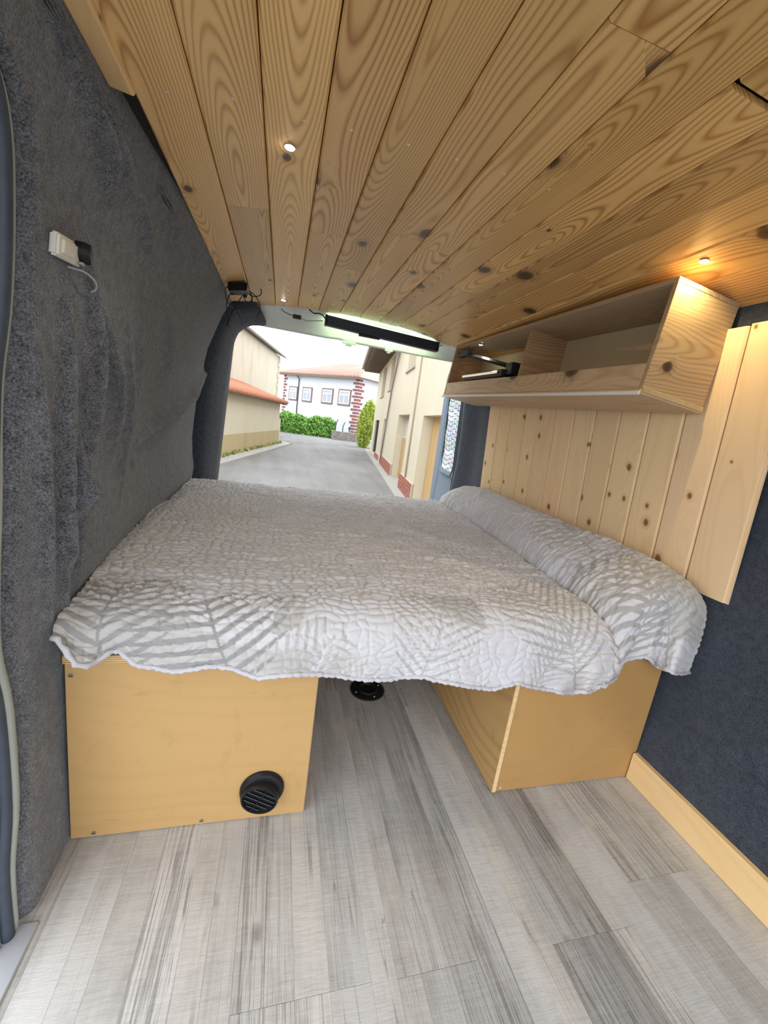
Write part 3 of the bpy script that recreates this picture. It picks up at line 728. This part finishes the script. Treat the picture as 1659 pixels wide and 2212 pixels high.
# ------------------------------------------------------------------ rear fittings
lb = empty('light_bar', (.64,2.93,1.78)); tag(lb, 'long black light bar hanging under the pale rear header', 'light bar')
zb0, zb1 = 1.795, 1.785
hexa('housing', [(.235,2.930,1.737),(1.05,2.930,1.705),(1.05,2.965,1.700),(.235,2.965,1.732),(.235,2.915,1.795),(1.05,2.915,1.766),(1.05,2.955,1.766),(.235,2.955,1.795)], M_BLACKM, lb, .004)
hexa('emitter', [(.25,2.966,1.762),(1.03,2.966,1.733),(1.03,2.968,1.733),(.25,2.968,1.762),(.25,2.966,1.784),(1.03,2.966,1.755),(1.03,2.968,1.755),(.25,2.968,1.784)], M_LEDG, lb)
box('bracket', (.47,2.945,1.710), (.62,2.966,1.726), M_BLACKM, lb, .002)
for x, dz in ((.238,0), (1.045,-.029)): box('end_cap', (x-.007,2.912,1.731+dz), (x+.007,2.967,1.797+dz), M_BLACK, lb, .003)
tube('cable', [(.232,2.95,1.775),(.215,2.94,1.79),(.185,2.925,1.794),(.155,2.92,1.788),(.135,2.905,1.793),(.12,2.90,1.80)], .004, M_BLACK, lb, 8, True, True, 5)
tube('cable', [(1.050,2.94,1.745),(1.070,2.935,1.748),(1.078,2.93,1.754)], .003, M_BLACK, lb, 6)
jb = empty('cable_junction', (.045,2.94,1.75)); tag(jb, 'small black junction block on the header left of the light bar', 'junction')
box('block', (.022,2.93,1.738), (.075,2.955,1.762), M_BLACK, jb, .003)
tube('cable', [(.024,2.94,1.752),(-.01,2.935,1.757),(-.04,2.925,1.764),(-.055,2.91,1.772)], .0025, M_BLACK, jb, 6, True, True, 4)
tube('cable', [(.073,2.94,1.748),(.11,2.945,1.74),(.16,2.95,1.748),(.22,2.95,1.76)], .0025, plain('grey_cable', (.30,.32,.28), .5), jb, 6, True, True, 4)
cb = empty('control_box', (-.27,2.5,1.74)); tag(cb, 'black control box with loose wires in the rear ceiling corner', 'control box')
hexa('body', [(-.318,2.44,1.708),(-.222,2.40,1.716),(-.222,2.50,1.716),(-.318,2.54,1.708),(-.322,2.44,1.745),(-.222,2.40,1.755),(-.222,2.50,1.755),(-.322,2.54,1.745)], M_BLACK, cb, .004)
for x in (-.305,-.240): lathe('lug', [(.0005,0),(.010,0),(.010,.016),(.0005,.018)], M_BLACK, cb, (x,2.51,1.722), (0,.35,-1), 14)
box('latch', (-.285,2.498,1.716), (-.265,2.53,1.724), M_STEEL, cb, .001)
for p in ([(-.30,2.52,1.735),(-.33,2.56,1.70),(-.34,2.58,1.66),(-.33,2.60,1.60),(-.338,2.6,1.56)],
          [(-.25,2.52,1.725),(-.28,2.56,1.68),(-.31,2.58,1.63),(-.336,2.6,1.56)],
          [(-.235,2.50,1.74),(-.21,2.53,1.725),(-.175,2.55,1.735),(-.16,2.56,1.755),(-.165,2.55,1.775)],
          [(-.235,2.50,1.74),(-.20,2.55,1.74),(-.17,2.58,1.71),(-.165,2.6,1.67),(-.18,2.62,1.64)],
          [(-.25,2.52,1.735),(-.245,2.55,1.705),(-.225,2.56,1.695),(-.205,2.55,1.715),(-.215,2.53,1.74)],
          [(-.318,2.46,1.73),(-.335,2.48,1.72),(-.335,2.55,1.68),(-.30,2.62,1.66),(-.28,2.66,1.665)]):
    tube('wire', p, .0026, M_BLACK, cb, 6, True, True, 6)
# socket holder on the left wall
so = empty('wall_socket', (-.43,1.015,1.39)); tag(so, 'white plastic socket plate with a black plug on the charcoal wall', 'socket')
hexa('plate', [(-.441,.966,1.364),(-.441,1.066,1.373),(-.425,1.066,1.372),(-.425,.966,1.363),(-.437,.966,1.405),(-.437,1.066,1.414),(-.421,1.066,1.413),(-.421,.966,1.404)], M_WHITEP, so, .004, None, 2)
hexa('face', [(-.426,.978,1.372),(-.426,1.058,1.379),(-.4195,1.058,1.379),(-.4195,.978,1.372),(-.423,.978,1.397),(-.423,1.058,1.405),(-.4165,1.058,1.405),(-.4165,.978,1.397)], plain('ivory_face', (.74,.72,.62), .35, 0, .03), so, .002)
lathe('plug', [(.0005,-.004),(.020,-.004),(.021,.010),(.018,.022),(.0005,.024)], M_BLACK, so, (-.424,1.048,1.397), (1,.25,-.02), 28)
box('pin', (-.424,1.040,1.372), (-.412,1.047,1.378), M_STEEL, so, .001)
wc = tube('wall_cable', [(-.438,1.035,1.362),(-.425,1.065,1.366),(-.420,1.095,1.364),(-.420,1.120,1.356),(-.428,1.132,1.345),(-.445,1.136,1.338)], .0022, plain('grey_wire', (.42,.45,.52), .4), None, 8, True, True, 6)
tag(wc, 'thin grey wire curling out of the charcoal wall below the socket', 'wire')

# ------------------------------------------------------------------ open rear door with curtain
dA = Vector((1.435,3.10,0)); dB = Vector((1.60,3.98,0)); du_ = (dB-dA); DL = du_.length; du_.normalize(); dn = Vector((-du_.y, du_.x, 0))
if dn.x > 0: dn = -dn
def DP(s, z, d=0): p = dA+du_*s+dn*d; return (p.x+(-.055*max(0,(z-1.0)))*1.0, p.y, z)
door = empty('door_1', tuple(dA)); tag(door, 'open rear door lined with blue grey carpet, window covered by a curtain', 'door', kind='structure')
def ring(outer, inner, d, name, m):
    n = len(outer); v = [DP(s, z, d) for s, z in outer]+[DP(s, z, d-.012) for s, z in inner]; v += [DP(s, z, d-.05) for s, z in outer]
    f = [(i, (i+1) % n, n+(i+1) % n, n+i) for i in range(n)]+[(2*n+i, 2*n+(i+1) % n, (i+1) % n, i) for i in range(n)]
    return raw(name, v, f, m, door, tuple(dA), False)
def rr(s0, s1, z0, z1, r, n=6):
    o = []
    for cx, cz, a in ((s1-r, z1-r, 0), (s0+r, z1-r, 90), (s0+r, z0+r, 180), (s1-r, z0+r, 270)):
        for k in range(n+1):
            t = R(a+90*k/n); o.append((cx+r*math.cos(t), cz+r*math.sin(t)))
    return o
ring(rr(.0,.88,-.35,1.72,.14), rr(.12,.66,.80,1.50,.10), .0, 'carpet_panel', M_CARPET_B)
ring(rr(.10,.685,.775,1.53,.11), rr(.13,.65,.81,1.49,.09), .012, 'window_frame', M_CARPET_B)
v = [DP(s, z, -.055) for s, z in rr(.0,.88,-.35,1.72,.14)]; raw('outer_skin', v, [tuple(range(len(v)))], M_PAINT, door, tuple(dA))
tube('door_weatherstrip', [DP(.02,z,.012) for z in (-.3,.3,.8,1.2,1.5,1.66)], .010, M_RUBBER, door, 8)
def curtain_mat():
    k = Mat('striped_patterned_fabric', .9); uv = k.new('ShaderNodeAttribute', attribute_name='cuv', attribute_type='GEOMETRY').outputs['Vector']
    sp = k.new('ShaderNodeSeparateXYZ'); k.l.new(uv, sp.inputs[0]); U, V = sp.outputs[0], sp.outputs[1]
    rows = k.math('MULTIPLY', V, 17.0); rf = k.math('FLOOR', rows); rfr = k.math('FRACT', rows)
    cells = k.math('FLOOR', k.math('MULTIPLY', U, 22.0))
    cb_ = k.new('ShaderNodeCombineXYZ'); k.put(cb_.inputs[0], cells); k.put(cb_.inputs[1], rf)
    wnz = k.new('ShaderNodeTexWhiteNoise', noise_dimensions='2D'); k.l.new(cb_.outputs[0], wnz.inputs['Vector'])
    hs = k.new('ShaderNodeCombineColor', mode='HSV'); k.put(hs.inputs[0], wnz.outputs['Value']); hs.inputs[1].default_value = .42; hs.inputs[2].default_value = .75
    wn2 = k.new('ShaderNodeTexWhiteNoise', noise_dimensions='1D'); k.l.new(rf, wn2.inputs['W'])
    c = k.mix(k.math('GREATER_THAN', wn2.outputs['Value'], .45), (.86,.86,.88), hs.outputs[0])
    tri = k.math('LESS_THAN', k.math('PINGPONG', k.math('MULTIPLY', U, 11.0), .5), k.math('MULTIPLY', rfr, .45))
    c = k.mix(k.math('MULTIPLY', tri, .8), c, (.85,.86,.9))
    c = k.mix(k.math('GREATER_THAN', rfr, .84), c, (.10,.16,.28))
    k.color(c); return k.m
nr, nc = 60, 60
P = np.zeros((nr, nc, 3)); UV = []
for i in range(nr):
    for j in range(nc):
        s = .10+.585*j/(nc-1); z = .775+.755*i/(nr-1)
        P[i,j] = DP(s, z, -.008+.006*math.sin(j*.55+.4*math.sin(i*.1))+.004*math.sin(i*.3)); UV.append((j/(nc-1), i/(nr-1)+.02*math.sin(j*.2), 0))
cu = grid('window_curtain', P, curtain_mat(), loc=tuple(dA)); tag(cu, 'colourful striped patterned curtain in the rear door window', 'curtain')
a = cu.data.attributes.new('cuv', 'FLOAT_VECTOR', 'POINT'); a.data.foreach_set('vector', np.array(UV, np.float32).ravel())

# ------------------------------------------------------------------ outside : street
G = -.6
def asphalt():
    k = Mat('worn_asphalt', .85); co = k.coord()
    n1 = k.noise(co, .35, 4); n2 = k.noise(co, 60, 2, .7); n3 = k.noise(k.scale(co, (3,.4,1)), 1, 4)
    f = k.math('ADD', k.math('MULTIPLY', n1, .45), k.math('ADD', k.math('MULTIPLY', n2, .25), k.math('MULTIPLY', n3, .3)))
    k.color(k.ramp(f, [(.35, (.165,.162,.155)), (.62, (.27,.266,.258))])); k.bump(n2, .3, .01); return k.m
def render_wall(name, a, b, s=.6, dirt=(.5,.42,.3), dk=.3):
    k = Mat(name, .9); co = k.coord()
    n = k.noise(co, s, 5, .6); n2 = k.noise(k.scale(co, (2.2,2.2,.35)), 1, 4, .65)
    c = k.mix(n, a, b); c = k.mix(k.math('MULTIPLY', k.ramp(n2, [(.52,0),(.72,1)]), dk), c, dirt)
    k.color(c); k.bump(k.noise(co, 30, 3), .2, .01); return k.m
M_CREAM = render_wall('cream_render', (.60,.54,.40), (.68,.63,.50))
M_OCHRE = render_wall('ochre_plinth_render', (.46,.36,.20), (.52,.42,.26), .8, (.26,.30,.12), .6)
M_STAIN = render_wall('stained_beige_render', (.55,.48,.36), (.62,.56,.45), .5, (.42,.36,.26), .6)
M_WHITE = render_wall('white_render', (.62,.64,.69), (.66,.68,.73), .3, (.56,.57,.60), .25)
M_CONC = render_wall('pale_concrete', (.36,.355,.33), (.46,.45,.42), 1.5)
M_BRICK = plain('red_brick', (.36,.13,.085), .85, 0, .25, 3)
M_MORT = plain('brick_mortar', (.55,.45,.38), .9, 0, .1)
M_TILE = plain('terracotta_roof_tile', (.45,.29,.235), .85, 0, .35, 3)
M_TILE_O = plain('orange_roof_tile', (.50,.22,.13), .85, 0, .35, 4)
M_STONE = plain('dark_red_quoin', (.26,.10,.085), .85, 0, .2, 3)
M_WDOOR = wood('ochre_plank_door', (.56,.38,.18), (.40,.25,.10), 'Z', 40, .35, .0, (.2,.1,.05), .25, .6, True, (3,1), .3)
M_SOFF = plain('eave_timber', (.20,.16,.12), .9, 0, .3, 6)
M_DARK = plain('dark_iron', (.05,.045,.045), .6, 0, .2)
M_PANE = plain('window_glass_dull', (.36,.38,.42), .15, 0, .1, 2)
M_WFRAME = plain('white_window_frame', (.74,.74,.76), .5, 0, .03)
def leafm(name, a, b):
    k = Mat(name, .6); co = k.coord(); n = k.noise(co, 3.5, 3); k.color(k.mix(k.ramp(n, [(.35,0),(.65,1)]), a, b))
    k.b.inputs['Transmission Weight'].default_value = 0; return k.m
M_HEDGE = leafm('hedge_leaves', (.12,.30,.05), (.30,.55,.13)); M_BUSH = leafm('yellow_green_leaves', (.32,.46,.07), (.55,.62,.15))
M_GRASS = leafm('verge_grass', (.28,.32,.10), (.40,.38,.16))

road = raw('road', [(-60,-40,G),(70,-40,G),(70,90,G),(-60,90,G)], [(0,1,2,3)], asphalt()); tag(road, 'grey worn asphalt street behind the van', 'road', kind='structure')

# right building: facade along fd from p0
p0 = Vector((3.22,9.5,0)); fd = Vector((.14834,.98894,0)); fn = Vector((-.98894,.14834,0))
def FP(s, z, d=0): q = p0+fd*s+fn*d; return (q.x, q.y, z)
rb = empty('terrace_building', FP(6,G)); tag(rb, 'long cream rendered building with garage doors and brick plinth', 'building')
OPEN = [(10.9,12.9,2.55,4.1),(7.4,8.8,2.63,4.1),(1.95,3.5,2.87,4.15),(11.7,14.4,-.5,1.33),(8.05,9.2,-.2,1.39),(1.65,4.05,G,1.52),(-4.2,-.45,G,1.46)]
S0, S1, Z1 = -5.5, 16.0, 4.5
bs = sorted({S0, S1, *[q for o in OPEN for q in o[:2]]}); bz_ = sorted({G, Z1, *[q for o in OPEN for q in o[2:]]})
v, f = [], []
for i in range(len(bs)-1):
    for j in range(len(bz_)-1):
        cs, cz = (bs[i]+bs[i+1])/2, (bz_[j]+bz_[j+1])/2
        if any(o[0] < cs < o[1] and o[2] < cz < o[3] for o in OPEN): continue
        n = len(v); v += [FP(bs[i],bz_[j]),FP(bs[i+1],bz_[j]),FP(bs[i+1],bz_[j+1]),FP(bs[i],bz_[j+1])]; f.append((n,n+1,n+2,n+3))
for (a, b, c, d) in OPEN:
    for q in (((a,c),(b,c)),((b,c),(b,d)),((b,d),(a,d)),((a,d),(a,c))):
        n = len(v); v += [FP(*q[0]),FP(*q[1]),FP(*q[1],-.32),FP(*q[0],-.32)]; f.append((n,n+1,n+2,n+3))
n = len(v); v += [FP(S1,G),FP(S1,G,-6),FP(S1,Z1,-6),FP(S1,Z1)]; f.append((n,n+1,n+2,n+3))
raw('facade', v, f, M_CREAM, rb, FP(6,G))
def fbox(name, s0, s1, z0, z1, d0, d1, m, par=rb, col=None):
    return hexa(name, [FP(s0,z0,d0),FP(s1,z0,d0),FP(s1,z0,d1),FP(s0,z0,d1),FP(s0,z1,d0),FP(s1,z1,d0),FP(s1,z1,d1),FP(s0,z1,d1)], m, par, 0, col)
for k in range(8): fbox('door_board', -4.2+k*.469, -4.2+(k+1)*.469-.012, G, 1.46, -.30, -.24, M_WDOOR, rb, (1,1,1,1))
for k in range(6): fbox('door_board', 1.65+k*.4, 1.65+(k+1)*.4-.012, G, .80, -.30, -.24, M_WDOOR, rb, (.95,.95,.95,1))
fbox('transom_panel', 1.65, 4.05, .84, 1.52, -.30, -.26, plain('pale_transom', (.55,.53,.48), .7, 0, .05), rb)
for (a, b, c, d) in OPEN[:3]: 
    w_ = fbox('window', a, b, c, d, -.33, -.25, plain('tan_shutter', (.50,.40,.28), .7, 0, .1), rb); fbox('window_sill', a-.06, b+.06, c-.06, c, -.05, .05, M_CONC, w_)
gr = fbox('iron_gate', 11.7, 14.4, -.5, 1.33, -.33, -.30, plain('dark_doorway', (.12,.10,.10), .8), rb)
for k in range(9): fbox('bar', 11.8+k*.31, 11.84+k*.31, -.5, 1.33, -.12, -.08, M_DARK, gr)
fbox('window', 8.05, 9.2, -.2, 1.39, -.33, -.25, plain('grey_shutter', (.40,.38,.34), .7, 0, .1), rb)
dpp = tube('downpipe', [FP(5.75,4.2,.06),FP(6.3,3.3,.06),FP(6.9,2.6,.06),FP(7.4,1.0,.06),FP(7.95,-.5,.06)], .035, plain('grey_pipe', (.28,.25,.22), .6, 0, .2), rb, 8)
tube('cable_run', [FP(.9,4.3,.03),FP(.8,1.5,.03),FP(.7,-.5,.03)], .022, plain('pipe_tan', (.42,.36,.26), .6), rb, 6)
def plinth(sa, sb, zt, rows=5):
    fbox('plinth', sa, sb, G, zt-.01, -.02, .045, M_MORT)
    h = (zt-G)/rows
    for r_ in range(rows):
        L = .42; s = sa-(L/2 if r_ % 2 else 0)
        while s < sb-.02:
            a, b = max(s, sa), min(s+L, sb)
            if b-a > .05: fbox('brick', a+.016, b-.016, G+r_*h+.014, G+(r_+1)*h-.014, .03, .06+.006*random.random(), M_BRICK)
            s += L
plinth(-.45, 1.65, -.14); plinth(4.05, 8.0, -.16); plinth(9.3, 11.7, -.30, 3)
# returns of the plinth into the reveals
ev = empty('eave', FP(10,4.3)); ev.parent = rb; ev.location = Vector(FP(10,4.3))-Vector(FP(6,G))
fbox('soffit', 5.4, 16.6, 4.30, 4.36, -.1, 1.0, M_SOFF, ev)
for k in range(22): fbox('rafter', 5.5+k*.5, 5.62+k*.5, 4.14, 4.30, -.05, .95, M_SOFF, ev)
for k in range(38): 
    s_ = 5.45+k*.295
    tube('eave_tile', [FP(s_,4.42,1.08),FP(s_,4.66,.2),FP(s_,5.1,-1.4)], .13, M_TILE, ev, 6, True)
fbox('gutter', 5.4, 16.7, 4.30, 4.40, 1.0, 1.1, plain('gutter_zinc', (.35,.33,.30), .6, 0, .2), ev)
rpv = fbox('pavement', -6, 16.5, G-.02, G+.04, -.40, .32, M_CONC, None); tag(rpv, 'narrow concrete kerb along the cream terrace building', 'kerb', kind='structure')

# left buildings
lp = Vector((-1.75,13.47,0)); ld_ = Vector((.19679,.98045,0)); ln_ = Vector((.98045,-.19679,0))
def LP(s, z, d=0): q = lp+ld_*s+ln_*d; return (q.x, q.y, z)
def lbox(name, s0, s1, z0, z1, d0, d1, m, par=None, col=None):
    return hexa(name, [LP(s0,z0,d0),LP(s1,z0,d0),LP(s1,z0,d1),LP(s0,z0,d1),LP(s0,z1,d0),LP(s1,z1,d0),LP(s1,z1,d1),LP(s0,z1,d1)], m, par, 0, col)
lt = empty('outbuilding', LP(4,G)); tag(lt, 'low cream lean-to with ochre base and red tiled roof', 'building')
lbox('wall', -8, 8.4, .15, 1.50, -2.0, 0, M_CREAM, lt); lbox('base_course', -8, 8.45, G, .15, -2.0, .03, M_OCHRE, lt)
lbox('corner_wall', 8.4, 8.9, G, .72, -2.0, -.02, M_CREAM, lt)
lbox('fascia', -8, 8.75, 1.42, 1.52, .20, .26, M_SOFF, lt); lbox('soffit', -8, 8.75, 1.47, 1.50, 0, .22, M_SOFF, lt)
rt = hexa('roof_deck', [LP(-8,1.50,.28),LP(8.8,1.50,.28),LP(8.8,2.15,-2.0),LP(-8,2.15,-2.0),LP(-8,1.53,.28),LP(8.8,1.53,.28),LP(8.8,2.18,-2.0),LP(-8,2.18,-2.0)], M_TILE_O, lt)
for k in range(46):
    s_ = -3.2+k*.26; tube('roof_tile_row', [LP(s_,1.54,.36),LP(s_,2.19,-1.95)], .085, M_TILE_O, lt, 6)
tl_ = empty('farmhouse', LP(6,G,-2)); tag(tl_, 'tall stained beige building rising behind the red tiled lean-to', 'building')
lbox('wall', -8, 17.0, G, 4.72, -9, -2.02, M_STAIN, tl_)
for z in np.arange(1.6, 4.6, .34): lbox('quoin', 16.3 if int(z*3) % 2 else 16.55, 17.02, float(z), float(z)+.30, -2.05, -1.98, render_wall('sand_quoin', (.50,.44,.33), (.55,.48,.37)), tl_)
hexa('roof', [LP(-8,4.70,-1.7),LP(17.5,4.70,-1.7),LP(17.5,6.2,-6),LP(-8,6.2,-6),LP(-8,4.80,-1.7),LP(17.5,4.80,-1.7),LP(17.5,6.3,-6),LP(-8,6.3,-6)], M_SOFF, tl_)
lkb = hexa('kerb', [LP(-8,G,.03),LP(9.8,G,.03),LP(9.8,G,.5),LP(-8,G,.45),LP(-8,G+.10,.03),LP(9.8,G+.10,.03),LP(9.6,G+.06,.5),LP(-8,G+.06,.45)], M_CONC); tag(lkb, 'rough concrete kerb at the foot of the lean-to', 'kerb', kind='structure')
def leaves(name, n, fn_, size, m, par, loc):
    ce = np.array([fn_() for _ in range(n)]); a = rng.normal(size=(n,3)); a /= np.linalg.norm(a,axis=1,keepdims=True)
    b = np.cross(a, rng.normal(size=(n,3))); b /= np.linalg.norm(b,axis=1,keepdims=True); s = size*rng.uniform(.6,1.3,(n,1))
    P_ = np.stack([ce-a*s, ce+b*s*.55, ce+a*s, ce-b*s*.55], 1).reshape(-1,3)
    return raw(name, [tuple(p) for p in P_], [(4*i,4*i+1,4*i+2,4*i+3) for i in range(n)], m, par, loc)
grs = leaves('verge_grass', 700, lambda: (lambda s: np.array(LP(s, G+.06+.10*random.random(), random.uniform(.03,.12))))(random.uniform(-6,9.0)), .09, M_GRASS, None, LP(3,G)); tag(grs, 'dry grass tufts growing at the ochre wall base', 'grass', kind='stuff')

# white house
hr = Vector((6.4,36.9,0)); hl = Vector((0,44.9,0)); hd_ = (hl-hr).normalized(); hn = Vector((-.78,-.625,0))
hn = Vector((hd_.y, -hd_.x, 0)); hn = -hn if hn.y > 0 else hn
HLn = (hl-hr).length
def HP(s, z, d=0): q = hr+hd_*s+hn*d; return (q.x, q.y, z)
def hbox(name, s0, s1, z0, z1, d0, d1, m, par, bev=0):
    return hexa(name, [HP(s0,z0,d0),HP(s1,z0,d0),HP(s1,z0,d1),HP(s0,z0,d1),HP(s0,z1,d0),HP(s1,z1,d0),HP(s1,z1,d1),HP(s0,z1,d1)], m, par, bev)
wh = empty('white_house', HP(5,G)); tag(wh, 'white house with hipped tiled roof, brick quoins and four windows', 'house')
hbox('wall', 0, HLn, G, 4.85, -9, 0, M_WHITE, wh)
ro = [HP(-.6,4.85,.6),HP(HLn+.6,4.72,.6),HP(HLn+.6,4.85,-9.6),HP(-.6,4.85,-9.6)]
r1, r2 = HP(3.4,6.65,-4.4), HP(HLn-3.9,6.6,-4.4)
raw('roof', ro+[r1,r2], [(0,1,5,4),(1,2,5),(2,3,4,5),(3,0,4),(0,3,2,1)], M_TILE, wh, HP(5,G))
for k in range(34):
    t = (k+.5)/34; a = Vector(HP(-.6+(HLn+1.2)*t,4.87,.62)); sx = 3.4+(HLn-7.3)*t
    up = Vector(HP(sx,6.62,-4.4)); tube('tile_row', [a, a*.4+up*.6+Vector((0,0,.02)), up], .13, M_TILE, wh, 5)
hbox('eave_board', -.6, HLn+.6, 4.68, 4.80, .45, .6, M_SOFF, wh)
for (a, b, z0_, z1_) in ((7.98,9.31,2.28,3.67),(5.86,7.27,2.27,3.69),(3.0,4.52,2.31,3.74),(.76,2.33,2.32,3.78)):
    w_ = hbox('window', a, b, z0_, z1_, 0, .06, plain('brown_surround', (.22,.15,.14), .8, 0, .1), wh)
    hbox('frame', a+.14, b-.14, z0_+.14, z1_-.12, .05, .09, M_WFRAME, w_)
    m_ = (a+b)/2; tz = z0_+(z1_-z0_)*.68
    for (q0, q1, e0, e1) in ((a+.24,m_-.05,z0_+.24,tz-.06),(m_+.05,b-.24,z0_+.24,tz-.06),(a+.24,b-.24,tz+.06,z1_-.22)): hbox('pane', q0, q1, e0, e1, .085, .10, M_PANE, w_)
for k in range(17):
    z = .0+k*.285; w1 = .62 if k % 2 else .36
    hbox('quoin', -.03, w1, z, z+.18, -.05, .05, M_STONE, wh)
    hexa('quoin', [HP(-.05,z,-.75 if k % 2 else -.45),HP(.02,z,-.75 if k % 2 else -.45),HP(.02,z,.02),HP(-.05,z,.02),HP(-.05,z+.18,-.75 if k % 2 else -.45),HP(.02,z+.18,-.75 if k % 2 else -.45),HP(.02,z+.18,.02),HP(-.05,z+.18,.02)], M_STONE, wh)
    hbox('quoin', HLn-(.5 if k % 2 else .28), HLn+.03, z, z+.18, -.02, .04, M_STONE, wh)
tube('downpipe', [HP(7.75,4.7,.5),HP(7.9,4.55,.2),HP(7.88,4.4,.08),HP(7.88,0,.08)], .05, M_DARK, wh, 6)

# hedge, stone wall, bush, posts
hg = empty('hedge', (2.1,36.2,G)); tag(hg, 'clipped bright green hedge in front of the white house', 'hedge')
def hpt():
    x = random.uniform(-1.2,4.5); yb_ = 36.2-.15*x
    a = random.random()
    top = .85+.12*math.sin(x*2.3)+.08*math.sin(x*5.1)
    if a < .62: return np.array((x, yb_-.6+.12*random.gauss(0,1), random.uniform(G, top)))
    return np.array((x, yb_+random.uniform(-.6,.6), top+.06*random.gauss(0,1)))
leaves('foliage', 9000, hpt, .10, M_HEDGE, hg, (2.1,36.2,G))
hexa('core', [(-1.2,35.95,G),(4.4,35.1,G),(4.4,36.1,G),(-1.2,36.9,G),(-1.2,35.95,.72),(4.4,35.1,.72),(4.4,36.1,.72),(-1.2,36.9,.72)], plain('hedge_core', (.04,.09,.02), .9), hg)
sw = empty('stone_wall', (5.1,33.6,G)); tag(sw, 'low grey rubble stone wall right of the hedge', 'wall')
box('wall_core', (4.1,33.55,G), (6.15,33.9,.06), plain('rubble_mortar', (.30,.28,.25), .95, 0, .2, 8), sw)
vs, fs_ = [], []
z = G
while z < .05:
    x = 4.05
    while x < 6.15:
        w_ = random.uniform(.10,.24); h_ = random.uniform(.08,.11); d_ = random.uniform(.02,.07); n = len(vs)
        for yy_ in (33.56, 33.55-d_):
            k_ = .0 if yy_ == 33.56 else .012
            vs += [(x+k_,yy_,z+k_),(x+w_-.02-k_,yy_,z+k_),(x+w_-.02-k_,yy_,z+h_-k_),(x+k_,yy_,z+h_-k_)]
        fs_ += [(n+4,n+5,n+6,n+7),(n,n+1,n+5,n+4),(n+1,n+2,n+6,n+5),(n+2,n+3,n+7,n+6),(n+3,n,n+4,n+7)]; x += w_
    z += .105
tag(raw('stones', vs, fs_, plain('rubble_stone', (.34,.31,.28), .9, 0, .4, 6), sw, (5.1,33.6,G)), kind='stuff')
for k, (x, h_) in enumerate(((4.35,1.0),(4.95,.85),(5.5,.75))):
    po = tube('fence_post', [(x,33.75,.04),(x,33.75,.04+h_*.6),(x+.12,33.75,.04+h_)], .035, M_DARK); tag(po, ['dark fence post standing nearest the hedge on the stone wall','dark middle fence post on the stone wall','dark fence post nearest the yellow bush'][k], 'post', 'posts on the stone wall')
bu = empty('bush', (5.55,28.0,G)); tag(bu, 'yellow green conifer bush at the far end of the terrace', 'bush')
def bpt():
    a = random.uniform(0,6.28); c = random.uniform(-1,1); r_ = .75+.25*random.random(); rr_ = math.sqrt(max(0,1-c*c))
    z_ = .95+1.45*c; return np.array((5.72+.12*c+.62*rr_*math.cos(a)*r_, 28+.6*rr_*math.sin(a)*r_, z_+.1*random.gauss(0,1)))
leaves('foliage', 6000, bpt, .11, M_BUSH, bu, (5.55,28.0,G))
lathe('trunk', [(.12,0),(.10,1.2)], M_SOFF, bu, (5.72,28,G), (0,0,1), 8)
